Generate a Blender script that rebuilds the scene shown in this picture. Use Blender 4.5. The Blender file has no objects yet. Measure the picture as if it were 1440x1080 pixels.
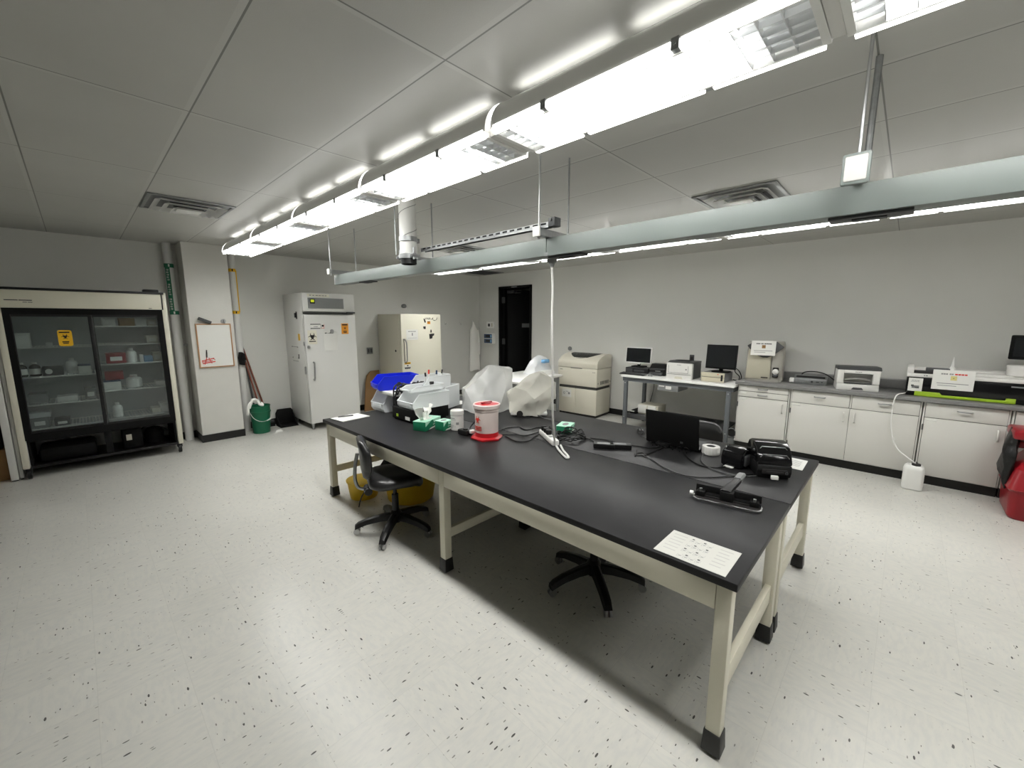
import bpy, bmesh, math, random
from mathutils import Vector, Matrix
random.seed(11)
C = bpy.context.scene.collection
PI = math.pi

# ------------------------------------------------------------------ helpers
def S(r, g, b):
    f = lambda c: (c/255/12.92) if c/255 <= .04045 else ((c/255+.055)/1.055)**2.4
    return (f(r), f(g), f(b), 1)

def mat(name, col, rough=.5, metal=0., bump=0., bs=60., var=0., vs=6., alpha=1., trans=0., ior=1.45, coat=0., spec=.5, sub=0.):
    m = bpy.data.materials.new(name); m.use_nodes = True
    nt = m.node_tree; p = nt.nodes['Principled BSDF']
    p.inputs['Base Color'].default_value = col
    p.inputs['Roughness'].default_value = rough
    p.inputs['Metallic'].default_value = metal
    p.inputs['Alpha'].default_value = alpha
    p.inputs['IOR'].default_value = ior
    p.inputs['Transmission Weight'].default_value = trans
    p.inputs['Coat Weight'].default_value = coat
    p.inputs['Specular IOR Level'].default_value = spec
    if var or bump:
        tc = nt.nodes.new('ShaderNodeTexCoord')
    if var:
        n = nt.nodes.new('ShaderNodeTexNoise'); n.inputs['Scale'].default_value = vs; n.inputs['Detail'].default_value = 4
        nt.links.new(tc.outputs['Object'], n.inputs['Vector'])
        r = nt.nodes.new('ShaderNodeMapRange'); r.inputs[1].default_value = .3; r.inputs[2].default_value = .7
        r.inputs[3].default_value = 1-var; r.inputs[4].default_value = 1+var
        nt.links.new(n.outputs[0], r.inputs[0])
        mx = nt.nodes.new('ShaderNodeMix'); mx.data_type = 'RGBA'; mx.blend_type = 'MULTIPLY'; mx.inputs[0].default_value = 1
        mx.inputs[6].default_value = col; nt.links.new(r.outputs[0], mx.inputs[7]); nt.links.new(mx.outputs[2], p.inputs['Base Color'])
    if bump:
        n2 = nt.nodes.new('ShaderNodeTexNoise'); n2.inputs['Scale'].default_value = bs; n2.inputs['Detail'].default_value = 3
        nt.links.new(tc.outputs['Object'], n2.inputs['Vector'])
        bp = nt.nodes.new('ShaderNodeBump'); bp.inputs['Strength'].default_value = bump; bp.inputs['Distance'].default_value = .01
        nt.links.new(n2.outputs[0], bp.inputs['Height']); nt.links.new(bp.outputs[0], p.inputs['Normal'])
    return m

def emat(name, col, strength, front=False, samp='AUTO'):
    m = bpy.data.materials.new(name); m.use_nodes = True
    nt = m.node_tree; nt.nodes.remove(nt.nodes['Principled BSDF'])
    e = nt.nodes.new('ShaderNodeEmission'); e.inputs[0].default_value = col; e.inputs[1].default_value = strength
    nt.links.new(e.outputs[0], nt.nodes['Material Output'].inputs[0])
    if front:   # lamp faces that shine one way only
        g = nt.nodes.new('ShaderNodeNewGeometry'); k = nt.nodes.new('ShaderNodeMath'); k.operation = 'MULTIPLY_ADD'
        k.inputs[1].default_value = -strength; k.inputs[2].default_value = strength
        nt.links.new(g.outputs['Backfacing'], k.inputs[0]); nt.links.new(k.outputs[0], e.inputs[1])
        m.cycles.emission_sampling = 'FRONT'
    else: m.cycles.emission_sampling = samp
    return m

def glassmat(name, tint, refl, rough=.03):
    m = bpy.data.materials.new(name); m.use_nodes = True
    nt = m.node_tree; nt.nodes.remove(nt.nodes['Principled BSDF'])
    t = nt.nodes.new('ShaderNodeBsdfTransparent'); t.inputs[0].default_value = tint
    g = nt.nodes.new('ShaderNodeBsdfGlossy'); g.inputs['Roughness'].default_value = rough
    mx = nt.nodes.new('ShaderNodeMixShader'); mx.inputs[0].default_value = refl
    nt.links.new(t.outputs[0], mx.inputs[1]); nt.links.new(g.outputs[0], mx.inputs[2])
    nt.links.new(mx.outputs[0], nt.nodes['Material Output'].inputs[0]); return m

def nb(): return bmesh.new()

def box(b, x0, x1, y0, y1, z0, z1, bev=0., seg=2, M=None, mi=0):
    vs = [b.verts.new((x, y, z)) for x in (x0, x1) for y in (y0, y1) for z in (z0, z1)]
    q = [(0,1,3,2), (4,6,7,5), (0,4,5,1), (2,3,7,6), (0,2,6,4), (1,5,7,3)]
    fs = [b.faces.new([vs[i] for i in f]) for f in q]
    for f in fs: f.material_index = mi
    if bev:
        es = list({e for f in fs for e in f.edges})
        r = bmesh.ops.bevel(b, geom=es, offset=bev, segments=seg, profile=.5, affect='EDGES')
        vs = list({v for f in r['faces'] for v in f.verts} | {v for v in vs if v.is_valid})
        for f in {f for v in vs for f in v.link_faces}: f.material_index = mi
    if M is not None: bmesh.ops.transform(b, matrix=M, verts=vs)
    return vs

def ring(b, c, ax, r, n, ph=0.):
    ax = Vector(ax).normalized(); u = ax.orthogonal().normalized(); v = ax.cross(u)
    return [b.verts.new(Vector(c)+u*(r*math.cos(ph+2*PI*i/n))+v*(r*math.sin(ph+2*PI*i/n))) for i in range(n)]

def skin(b, rings, cap0=True, cap1=True, mi=0, closed=False):
    n = len(rings[0]); out = []
    rr = list(zip(rings, rings[1:])) + ([(rings[-1], rings[0])] if closed else [])
    for A, B in rr:
        for i in range(n):
            f = b.faces.new((A[i], A[(i+1)%n], B[(i+1)%n], B[i])); f.material_index = mi; out.append(f)
    if not closed:
        if cap0: f = b.faces.new(rings[0][::-1]); f.material_index = mi
        if cap1: f = b.faces.new(rings[-1]); f.material_index = mi
    return out

def cyl(b, p0, p1, r0, r1=None, n=20, mi=0):
    r1 = r0 if r1 is None else r1; d = Vector(p1)-Vector(p0)
    skin(b, [ring(b, p0, d, r0, n), ring(b, p1, d, r1, n)], mi=mi)

def lathe(b, prof, c=(0,0,0), n=32, mi=0, cap0=True, cap1=True):
    rs = []
    for r, z in prof:
        rs.append([b.verts.new((c[0]+r*math.cos(2*PI*i/n), c[1]+r*math.sin(2*PI*i/n), c[2]+z)) for i in range(n)])
    skin(b, rs, cap0, cap1, mi)

def smooth_path(pts, k=8):
    P = [Vector(p) for p in pts]; P = [P[0]*2-P[1]] + P + [P[-1]*2-P[-2]]; out = []
    for i in range(1, len(P)-2):
        for j in range(k):
            t = j/k; a, p, c, d = P[i-1], P[i], P[i+1], P[i+2]
            out.append(.5*((2*p)+(c-a)*t+(2*a-5*p+4*c-d)*t*t+(3*p-a-3*c+d)*t**3))
    out.append(P[-2]); return out

def tube(b, pts, r, n=8, k=8, mi=0):
    P = smooth_path(pts, k) if k > 1 else [Vector(p) for p in pts]
    rs = []; u = None
    for i, p in enumerate(P):
        t = (P[min(i+1, len(P)-1)]-P[max(i-1, 0)])
        if t.length < 1e-9: continue
        t.normalize()
        if u is None: u = t.orthogonal().normalized()
        u = (u-t*u.dot(t))
        if u.length < 1e-6: u = t.orthogonal()
        u.normalize(); v = t.cross(u)
        rs.append([b.verts.new(p+u*(r*math.cos(2*PI*j/n))+v*(r*math.sin(2*PI*j/n))) for j in range(n)])
    skin(b, rs, mi=mi)

def prism(b, poly, axis, a0, a1, bev=0., mi=0):
    """poly: 2D points; axis 'x': (y,z), 'y': (x,z), 'z': (x,y)"""
    def P(p, a): return {'x': (a, p[0], p[1]), 'y': (p[0], a, p[1]), 'z': (p[0], p[1], a)}[axis]
    A = [b.verts.new(P(p, a0)) for p in poly]; B = [b.verts.new(P(p, a1)) for p in poly]
    n = len(poly); fs = [b.faces.new(A[::-1]), b.faces.new(B)]
    for i in range(n): fs.append(b.faces.new((A[i], A[(i+1)%n], B[(i+1)%n], B[i])))
    for f in fs: f.material_index = mi
    if bev:
        bmesh.ops.bevel(b, geom=list({e for f in fs for e in f.edges}), offset=bev, segments=2, profile=.5, affect='EDGES')
    return A+B

def hull(b, pts):
    vs = [b.verts.new(p) for p in pts]
    r = bmesh.ops.convex_hull(b, input=vs)
    bad = [g for g in r['geom_interior'] if isinstance(g, bmesh.types.BMVert)]
    if bad: bmesh.ops.delete(b, geom=bad, context='VERTS')

def rrect(x0, x1, y0, y1, r, k=5):
    out = []
    for cx, cy, a in ((x1-r, y1-r, 0), (x0+r, y1-r, 90), (x0+r, y0+r, 180), (x1-r, y0+r, 270)):
        for i in range(k+1):
            t = math.radians(a+90*i/k); out.append((cx+r*math.cos(t), cy+r*math.sin(t)))
    return out

def obj(name, b, m, parent=None, loc=None, rot=None, ang=28, sm=True, recalc=True):
    me = bpy.data.meshes.new(name)
    if recalc: bmesh.ops.recalc_face_normals(b, faces=b.faces[:])
    b.to_mesh(me); b.free()
    for x in (m if isinstance(m, (list, tuple)) else [m]): me.materials.append(x)
    if sm:
        me.shade_smooth(); me.set_sharp_from_angle(angle=math.radians(ang))
    o = bpy.data.objects.new(name, me); C.objects.link(o)
    if parent is not None: o.parent = parent
    if loc is not None: o.location = loc
    if rot is not None: o.rotation_euler = rot
    return o

def tag(o, label, cat, group=None):
    o['label'] = label; o['category'] = cat
    if group: o['group'] = group
    return o

def thing(name, label, cat, loc=(0,0,0), rz=0., group=None):
    o = bpy.data.objects.new(name, None); C.objects.link(o); o.empty_display_size = .05
    o.location = loc; o.rotation_euler = (0, 0, rz)
    return tag(o, label, cat, group)

def one(name, b, m, label, cat, loc=(0,0,0), rz=0., group=None, ang=28):
    o = obj(name, b, m, None, loc, (0,0,rz), ang); return tag(o, label, cat, group)

def struct(name, b, m, parent=None, sm=False):
    o = obj(name, b, m, parent, sm=sm)
    if parent is None: o['kind'] = 'structure'
    return o

def copy_thing(root, loc, rz=None, label=None, group=None):
    r = root.copy(); C.objects.link(r); r.location = loc
    if rz is not None: r.rotation_euler = (0, 0, rz)
    if label: r['label'] = label
    if group: r['group'] = group
    for ch in list(root.children):
        c = ch.copy(); C.objects.link(c); c.parent = r
        for g in list(ch.children):
            d = g.copy(); C.objects.link(d); d.parent = c
    return r

def text(name, s, size, m, parent, loc, rot=(PI/2,0,0), align='CENTER', ex=.0006):
    cu = bpy.data.curves.new('lettering_source', 'FONT'); cu.body = s; cu.size = size; cu.align_x = align; cu.align_y = 'CENTER'; cu.extrude = ex
    t = bpy.data.objects.new('lettering_source', cu); C.objects.link(t)
    dg = bpy.context.evaluated_depsgraph_get(); me = bpy.data.meshes.new_from_object(t.evaluated_get(dg))
    C.objects.unlink(t); bpy.data.objects.remove(t)
    me.materials.clear(); me.materials.append(m)
    o = bpy.data.objects.new(name, me); C.objects.link(o); o.parent = parent; o.location = loc; o.rotation_euler = rot
    return o

def bars(b, x0, x1, z, h, y, n=5, gap=.25, mi=0, t=.0006):
    """illegible line of print: a broken row of dark dashes on a vertical face at depth y (facing -y)"""
    w = (x1-x0)/n; x = x0
    for i in range(n):
        ww = w*(1-gap*(.5+random.random()))
        box(b, x, x+ww, y-t, y, z-h/2, z+h/2, mi=mi); x += w

# ------------------------------------------------------------------ materials
M = {}
M['wall'] = mat('painted_wall', S(213,213,208), .6, bump=.04, bs=180, var=.02, vs=1.5)
M['pillar'] = mat('painted_pillar', S(205,204,198), .55, bump=.04, bs=160, var=.02)
M['rubber'] = mat('black_rubber_base', S(28,28,27), .45)
M['black'] = mat('black_plastic', S(15,15,16), .42, bump=.02, bs=300)
M['gloss_black'] = mat('glossy_black', S(14,14,16), .14)
M['matte_black'] = mat('matte_black', S(9,9,9), .7, spec=.25)
M['dark_grey'] = mat('dark_grey_plastic', S(66,67,68), .5)
M['mid_grey'] = mat('mid_grey_paint', S(122,124,124), .5)
M['bench_grey'] = mat('workbench_grey_paint', S(92,96,99), .5)
M['white'] = mat('white_enamel', S(212,212,208), .32, bump=.01, bs=40)
M['bright'] = mat('white_plastic', S(218,217,213), .4)
M['paper'] = mat('white_paper', S(222,222,217), .8)
M['cream'] = mat('cream_enamel', S(220,217,200), .32, bump=.01, bs=40)
M['beige'] = mat('beige_plastic', S(205,201,186), .42, bump=.015, bs=200)
M['pc_beige'] = mat('computer_beige', S(196,190,168), .5)
M['bench'] = mat('bench_paint', S(214,210,192), .38, bump=.015, bs=90)
M['resin'] = mat('black_epoxy_resin', S(38,38,39), .4, bump=.02, bs=140, var=.10, vs=7, spec=.2)
M['counter'] = mat('grey_laminate_counter', S(120,120,119), .35, var=.06, vs=60)
M['cab'] = mat('cabinet_paint', S(207,206,200), .38)
M['cabframe'] = mat('cabinet_frame_paint', S(222,221,216), .38)
M['gap'] = mat('shadow_gap_rubber', S(58,58,55), .8)
M['steel'] = mat('brushed_steel', S(176,177,178), .3, metal=1, bump=.02, bs=400)
M['chrome'] = mat('chrome', S(215,215,218), .12, metal=1)
M['galv'] = mat('galvanised_steel', S(150,152,152), .42, metal=.8, var=.1, vs=40)
M['raceway'] = mat('raceway_grey_green_paint', S(120,127,124), .42)
M['duct'] = mat('white_duct_paint', S(216,216,212), .35)
M['fixture'] = mat('fixture_enamel', S(236,236,233), .3)
M['louver'] = mat('louver_white_acrylic', S(236,238,240), .25)
M['red'] = mat('red_plastic', S(168,26,32), .35)
M['dark_red'] = mat('red_bin_plastic', S(140,20,30), .32, bump=.02, bs=60)
M['blue'] = mat('blue_bin_plastic', S(22,42,205), .35)
M['green_box'] = mat('green_carton_print', S(24,118,82), .55)
M['pale_green'] = mat('pale_green_carton_print', S(176,222,200), .6)
M['green_bucket'] = mat('green_bucket_plastic', S(16,96,66), .35, bump=.01)
M['yellow'] = mat('yellow_label', S(230,180,30), .5)
M['yellow_bin'] = mat('yellow_bin_plastic', S(214,178,32), .45)
M['lime'] = mat('lime_green_plastic', S(150,180,42), .45)
M['orange'] = mat('orange_label', S(226,150,40), .55)
M['pale_yellow'] = mat('pale_yellow_print', S(206,196,128), .7)
M['ink'] = mat('black_ink', S(32,30,30), .6)
M['grey_ink'] = mat('grey_ink', S(135,135,135), .7)
M['red_ink'] = mat('red_ink', S(204,52,40), .6)
M['kraft'] = mat('brown_cardboard', S(150,116,76), .85, bump=.03, bs=120, var=.06)
M['wood'] = mat('pale_oak', S(170,130,92), .5, bump=.02, bs=90, var=.12, vs=14)
M['handle_wood'] = mat('brown_broom_wood', S(124,70,52), .5, var=.1)
M['vinyl'] = mat('black_vinyl_upholstery', S(34,34,35), .3, bump=.05, bs=240)
M['bin_clear'] = mat('clear_polypropylene', S(244,247,247), .35, alpha=.6)
M['bin_rim'] = mat('clear_polypropylene_edge', S(232,236,237), .3, alpha=.85)
M['jug'] = mat('white_polyethylene', S(236,236,232), .4, alpha=.93)
M['cover'] = mat('frosted_plastic_cover', S(238,239,236), .24, alpha=.72, bump=.25, bs=12)
M['bag'] = mat('cream_plastic_bag', S(242,240,228), .24, alpha=.66, bump=.3, bs=14)
M['trash_bag'] = mat('black_bin_liner', S(8,8,9), .42, bump=.5, bs=22)
M['white_bag'] = mat('white_plastic_bag', S(232,234,236), .3, alpha=.85, bump=.4, bs=14)
M['cloth'] = mat('white_cotton', S(246,245,240), .9, bump=.1, bs=60)
M['pink'] = mat('pinkish_white_plastic', S(226,212,206), .4)
M['screen'] = mat('dark_screen', S(26,28,30), .18)
M['smoke'] = mat('smoked_window', S(52,54,50), .15)
M['glass'] = glassmat('cooler_glass', (.80,.84,.84,1), .07, .05)
M['interior'] = mat('cooler_lining', S(190,194,194), .5)
M['lcd'] = emat('display_glow', S(150,160,40), .5, samp='NONE')
M['warm_led'] = emat('relay_glow', S(235,225,170), .8, samp='NONE')
M['pencil_blue'] = mat('pale_blue_plastic', S(110,160,200), .4)
M['navy'] = mat('navy_plastic', S(44,64,92), .45)

def floor_mat():
    m = bpy.data.materials.new('vinyl_composition_tile'); m.use_nodes = True
    nt = m.node_tree; p = nt.nodes['Principled BSDF']; N = nt.nodes.new; L = nt.links.new
    geo = N('ShaderNodeNewGeometry'); sep = N('ShaderNodeSeparateXYZ'); L(geo.outputs['Position'], sep.inputs[0])
    def math_(op, a, b=None, c=None):
        n = N('ShaderNodeMath'); n.operation = op
        for i, x in enumerate((a, b, c)):
            if x is None: continue
            if isinstance(x, (int, float)): n.inputs[i].default_value = x
            else: L(x, n.inputs[i])
        return n.outputs[0]
    T = .305
    tx = math_('DIVIDE', math_('ADD', sep.outputs[0], .115), T); ty = math_('DIVIDE', math_('ADD', sep.outputs[1], .05), T)
    ix, iy = math_('FLOOR', tx), math_('FLOOR', ty)
    chk = math_('GREATER_THAN', math_('PINGPONG', math_('ADD', ix, iy), 1), .5)
    def coords(kx, ky):
        cmb = N('ShaderNodeCombineXYZ'); L(math_('MULTIPLY', sep.outputs[0], kx), cmb.inputs[0]); L(math_('MULTIPLY', sep.outputs[1], ky), cmb.inputs[1]); return cmb.outputs[0]
    def swap(sc, kx, ky):
        a, b = coords(kx, ky), coords(ky, kx)
        mx = N('ShaderNodeMix'); mx.data_type = 'VECTOR'; L(chk, mx.inputs[0]); L(a, mx.inputs[4]); L(b, mx.inputs[5])
        return mx.outputs[1]
    def chips(kx, ky, thr, rad):
        v = N('ShaderNodeTexVoronoi'); v.inputs['Scale'].default_value = 1; v.inputs['Randomness'].default_value = 1; L(swap(1, kx, ky), v.inputs['Vector'])
        s = N('ShaderNodeSeparateColor'); L(v.outputs['Color'], s.inputs[0])
        sel = math_('GREATER_THAN', s.outputs[0], thr)
        rr = math_('MULTIPLY', s.outputs[1], rad)
        return math_('MULTIPLY', sel, math_('LESS_THAN', v.outputs['Distance'], rr))
    dark = chips(24, 70, .89, .31); dark2 = chips(34, 95, .80, .29); mid = chips(38, 95, .72, .42)
    nz = N('ShaderNodeTexNoise'); nz.inputs['Scale'].default_value = 1; nz.inputs['Detail'].default_value = 2; L(swap(1, 16, 46), nz.inputs['Vector'])
    cr = N('ShaderNodeValToRGB'); cr.color_ramp.elements[0].position = .36; cr.color_ramp.elements[0].color = S(190,190,185)
    cr.color_ramp.elements[1].position = .6; cr.color_ramp.elements[1].color = S(196,195,188); L(nz.outputs[0], cr.inputs[0])
    wn = N('ShaderNodeTexWhiteNoise'); wn.noise_dimensions = '2D'; c2 = N('ShaderNodeCombineXYZ'); L(ix, c2.inputs[0]); L(iy, c2.inputs[1]); L(c2.outputs[0], wn.inputs[0])
    tint = math_('MULTIPLY_ADD', wn.outputs[0], .035, .982)
    big = N('ShaderNodeTexNoise'); big.inputs['Scale'].default_value = 1.3; big.inputs['Detail'].default_value = 3; L(geo.outputs['Position'], big.inputs['Vector'])
    tint = math_('MULTIPLY', tint, math_('MULTIPLY_ADD', big.outputs[0], .1, .95))
    col = cr.outputs[0]
    def over(c, fac, k, rgb):
        mx = N('ShaderNodeMix'); mx.data_type = 'RGBA'; L(math_('MULTIPLY', fac, k), mx.inputs[0]); L(c, mx.inputs[6]); mx.inputs[7].default_value = rgb; return mx.outputs[2]
    col = over(col, mid, .10, S(150,148,142)); col = over(col, dark2, .7, S(84,80,75)); col = over(col, dark, .93, S(44,41,38))
    ex = math_('ABSOLUTE', math_('SUBTRACT', math_('FRACT', tx), .5)); ey = math_('ABSOLUTE', math_('SUBTRACT', math_('FRACT', ty), .5))
    seam = math_('GREATER_THAN', math_('MAXIMUM', ex, ey), .4962)
    col = over(col, seam, .14, S(120,118,112))
    mul = N('ShaderNodeMix'); mul.data_type = 'RGBA'; mul.blend_type = 'MULTIPLY'; mul.inputs[0].default_value = 1; L(col, mul.inputs[6]); L(tint, mul.inputs[7])
    L(mul.outputs[2], p.inputs['Base Color'])
    p.inputs['Roughness'].default_value = .29
    bn = N('ShaderNodeTexNoise'); bn.inputs['Scale'].default_value = 16; L(geo.outputs['Position'], bn.inputs['Vector'])
    bp = N('ShaderNodeBump'); bp.inputs['Strength'].default_value = .06; bp.inputs['Distance'].default_value = .01; L(bn.outputs[0], bp.inputs['Height']); L(bp.outputs[0], p.inputs['Normal'])
    p.inputs['Specular IOR Level'].default_value = .3
    return m

def ceil_mat():
    m = bpy.data.materials.new('ceiling_tile'); m.use_nodes = True
    nt = m.node_tree; p = nt.nodes['Principled BSDF']; N = nt.nodes.new; L = nt.links.new
    geo = N('ShaderNodeNewGeometry'); sep = N('ShaderNodeSeparateXYZ'); L(geo.outputs['Position'], sep.inputs[0])
    def math_(op, a, b=None, c=None):
        n = N('ShaderNodeMath'); n.operation = op
        for i, x in enumerate((a, b, c)):
            if x is None: continue
            if isinstance(x, (int, float)): n.inputs[i].default_value = x
            else: L(x, n.inputs[i])
        return n.outputs[0]
    def line(o, off, pitch, w):
        t = math_('SUBTRACT', o, off); t = math_('SUBTRACT', t, math_('MULTIPLY', math_('ROUND', math_('DIVIDE', t, pitch)), pitch))
        return math_('LESS_THAN', math_('ABSOLUTE', t), w)
    gx0, gy0 = .495, 1.413
    dk = math_('MAXIMUM', line(sep.outputs[0], gx0, .61, .0035), line(sep.outputs[1], gy0, 1.22, .0035))
    tb = math_('MAXIMUM', line(sep.outputs[0], gx0-.014, .61, .011), line(sep.outputs[1], gy0+.014, 1.22, .011))
    nz = N('ShaderNodeTexNoise'); nz.inputs['Scale'].default_value = 1.1; nz.inputs['Detail'].default_value = 4; L(geo.outputs['Position'], nz.inputs['Vector'])
    cr = N('ShaderNodeValToRGB'); cr.color_ramp.elements[0].position = .3; cr.color_ramp.elements[0].color = S(176,176,171)
    cr.color_ramp.elements[1].position = .7; cr.color_ramp.elements[1].color = S(184,184,179); L(nz.outputs[0], cr.inputs[0])
    m1 = N('ShaderNodeMix'); m1.data_type = 'RGBA'; L(math_('MULTIPLY', tb, .8), m1.inputs[0]); L(cr.outputs[0], m1.inputs[6]); m1.inputs[7].default_value = S(188,188,183)
    m2 = N('ShaderNodeMix'); m2.data_type = 'RGBA'; L(math_('MULTIPLY', dk, .85), m2.inputs[0]); L(m1.outputs[2], m2.inputs[6]); m2.inputs[7].default_value = S(96,96,92)
    L(m2.outputs[2], p.inputs['Base Color'])
    p.inputs['Roughness'].default_value = .42
    fn = N('ShaderNodeTexNoise'); fn.inputs['Scale'].default_value = 220; L(geo.outputs['Position'], fn.inputs['Vector'])
    bp = N('ShaderNodeBump'); bp.inputs['Strength'].default_value = .05; bp.inputs['Distance'].default_value = .01; L(fn.outputs[0], bp.inputs['Height']); L(bp.outputs[0], p.inputs['Normal'])
    return m
M['floor'] = floor_mat(); M['ceil'] = ceil_mat()

# ------------------------------------------------------------------ room shell
XL, XR, YB, YF, ZC = -3.2, 6.5, -3.4, 7.25, 2.66
b = nb(); box(b, XL-.2, XR+1.6, YB-.2, YF+.2, -.12, 0); struct('floor', b, M['floor'])
b = nb(); box(b, XL-.2, XR+1.6, YB-.2, YF+.2, ZC, ZC+.12); struct('ceiling', b, M['ceil'])
b = nb(); box(b, XL-.2, XR+.2, YF, YF+.2, 0, ZC); struct('wall_far', b, M['wall'])
b = nb(); box(b, XL-.2, XL, YB, YF, 0, ZC); struct('wall_left', b, M['wall'])
b = nb(); box(b, XL-.2, XR+.2, YB-.2, YB, 0, ZC); struct('wall_back', b, M['wall'])
DY0, DY1, DZ = 5.69, 6.545, 2.335          # door opening
b = nb()
box(b, XR, XR+.2, YB, DY0, 0, ZC); box(b, XR, XR+.2, DY1, YF, 0, ZC); box(b, XR, XR+.2, DY0, DY1, DZ, ZC)
struct('wall_right', b, M['wall'])
# pillar between cooler and freezer
b = nb(); box(b, 1.03, 1.525, 6.83, YF, .1, ZC, .008); struct('wall_pillar', b, M['pillar'])
b = nb(); box(b, 1.022, 1.533, 6.822, YF, 0, .1, .003); struct('baseboard_pillar', b, M['rubber'])
b = nb(); box(b, XL, 1.022, YF-.008, YF, 0, .1); box(b, 1.533, XR, YF-.008, YF, 0, .1); struct('baseboard_far', b, M['rubber'])
b = nb(); box(b, XR-.008, XR, YB, 5.64, 0, .1); box(b, XR-.008, XR, 6.595, YF, 0, .1); struct('baseboard_right', b, M['rubber'])

# door: black frame, leaf standing open into the dark corridor
dr = thing('door_1', 'tall black door standing open in its black frame', 'door', (XR, 6.115, 0)); dr['kind'] = 'structure'
b = nb()
for s in (-1, 1): box(b, -.03, .23, s*.4275, s*.475, 0, 2.385, .004)
box(b, -.03, .23, -.475, .475, 2.335, 2.385, .004)
obj('door_frame', b, M['matte_black'], dr)
b = nb(); box(b, .06, .11, -.42, -.4275, 0, 2.33); box(b, .06, .11, .42, .4275, 0, 2.33); obj('door_stop', b, M['black'], dr)
Md = Matrix.Translation((.2, .42, 0)) @ Matrix.Rotation(math.radians(58), 4, 'Z')
b = nb(); box(b, -.022, .022, -.84, 0, .01, 2.325, .003, M=Md); lf = obj('door_leaf', b, M['matte_black'], dr)
for z in (.35, 1.2, 2.1):
    b = nb(); box(b, .02, .036, .33, .42, z-.065, z+.065, .003); obj('hinge', b, M['dark_grey'], dr)
b = nb(); cyl(b, (0,0,0), (-.05,0,0), .011, n=10); tube(b, [(-.05,0,0), (-.055,.03,0), (-.055,.12,0)], .009, k=4)
obj('door_handle', b, M['steel'], lf, loc=Md @ Vector((-.022,-.78,1.02)), rot=(0,0,math.radians(58)))
b = nb(); box(b, -.003, 0, -.09, .09, -.045, .045, .002); obj('room_sign', b, M['mid_grey'], lf, loc=Md @ Vector((-.022,-.42,1.55)), rot=(0,0,math.radians(58)))
b = nb(); box(b, -.034, -.03, -.08, .08, 2.35, 2.372, .002); obj('frame_label', b, M['mid_grey'], dr)
b = nb(); box(b, .06, .16, .1, .3, 2.24, 2.3, .006); tube(b, [(.1,.12,2.25), (.17,0,2.25), (.21,.2,2.25)], .008, k=1); obj('door_closer', b, M['dark_grey'], dr)
# corridor behind the door
b = nb(); box(b, XR+1.5, XR+1.6, 4.6, 7.4, 0, ZC); box(b, XR+.2, XR+1.5, 4.5, 4.6, 0, ZC); box(b, XR+.2, XR+1.5, 7.3, 7.4, 0, ZC)
struct('wall_corridor', b, M['wall'])

# ------------------------------------------------------------------ ceiling vents
def vent(name_label, cx, cy, rz, dark=False):
    t = thing('ceiling_vent', name_label, 'vent', (cx, cy, ZC), rz, 'square vents in the ceiling')
    b = nb()
    for s in (-1, 1):
        box(b, -.3, .3, s*.3, s*.272, -.012, -.001, .003); box(b, s*.3, s*.272, -.272, .272, -.012, -.001, .003)
    obj('frame', b, M['galv'], t)
    b = nb(); box(b, -.272, .272, -.272, .272, -.003, -.001); obj('backing', b, M['matte_black'] if dark else M['mid_grey'], t)
    if dark:
        b = nb()
        for i in range(18): box(b, -.27, .27, -.262+i*.0308-.004, -.262+i*.0308+.008, -.013, -.004)
        obj('grille', b, M['dark_grey'], t)
    else:
        for k, w in enumerate((.25, .185, .12)):        # nested stepped cones, open on one long side
            b = nb()
            z0, z1 = -.004-.012*k, -.03-.014*k
            for pts in (((-w, w, 0), (-w+.05, w-.06, 1)),):
                pass
            def quad(a, c, d, e): b.faces.new([b.verts.new(p) for p in (a, c, d, e)])
            wi = w-.052
            quad((-w,-w*.95,z1), (-w,w*.95,z1), (-wi,wi*.9,z0), (-wi,-wi*.9,z0))
            quad((w,-w*.95,z1), (wi,-wi*.9,z0), (wi,wi*.9,z0), (w,w*.95,z1))
            quad((-w,w*.95,z1), (w,w*.95,z1), (wi,wi*.9,z0), (-wi,wi*.9,z0))
            quad((-w,-w*.95,z1), (-wi,-wi*.9,z0), (wi,-wi*.9,z0), (w,-w*.95,z1))
            bmesh.ops.solidify(b, geom=b.faces[:], thickness=.002)
            obj('cone', b, M['fixture'], t)
        b = nb(); box(b, -.085, .085, -.08, .08, -.05, -.04, .003); obj('core_plate', b, M['fixture'], t)
        b = nb(); box(b, -.15, .11, -.205, -.178, -.031, -.028); box(b, -.12, .09, -.135, -.115, -.045, -.042); obj('slot_shade', b, M['matte_black'], t)  # black strips painted in as the shade of the slots between cones
    return t
vent('stepped white ceiling diffuser above the path to the glass-door cooler', .8, 4.74, 0)
vent('stepped white ceiling diffuser near the ceiling beyond the raceway middle, above the workbench side', 3.89, 1.1, 0)
vent('stepped white ceiling diffuser over the far end of the benches, beyond the round duct', 3.9, 4.72, 0)
vent('dark slotted return grille in the ceiling corner by the black door', 6.05, 6.6, 0, True)
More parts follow.
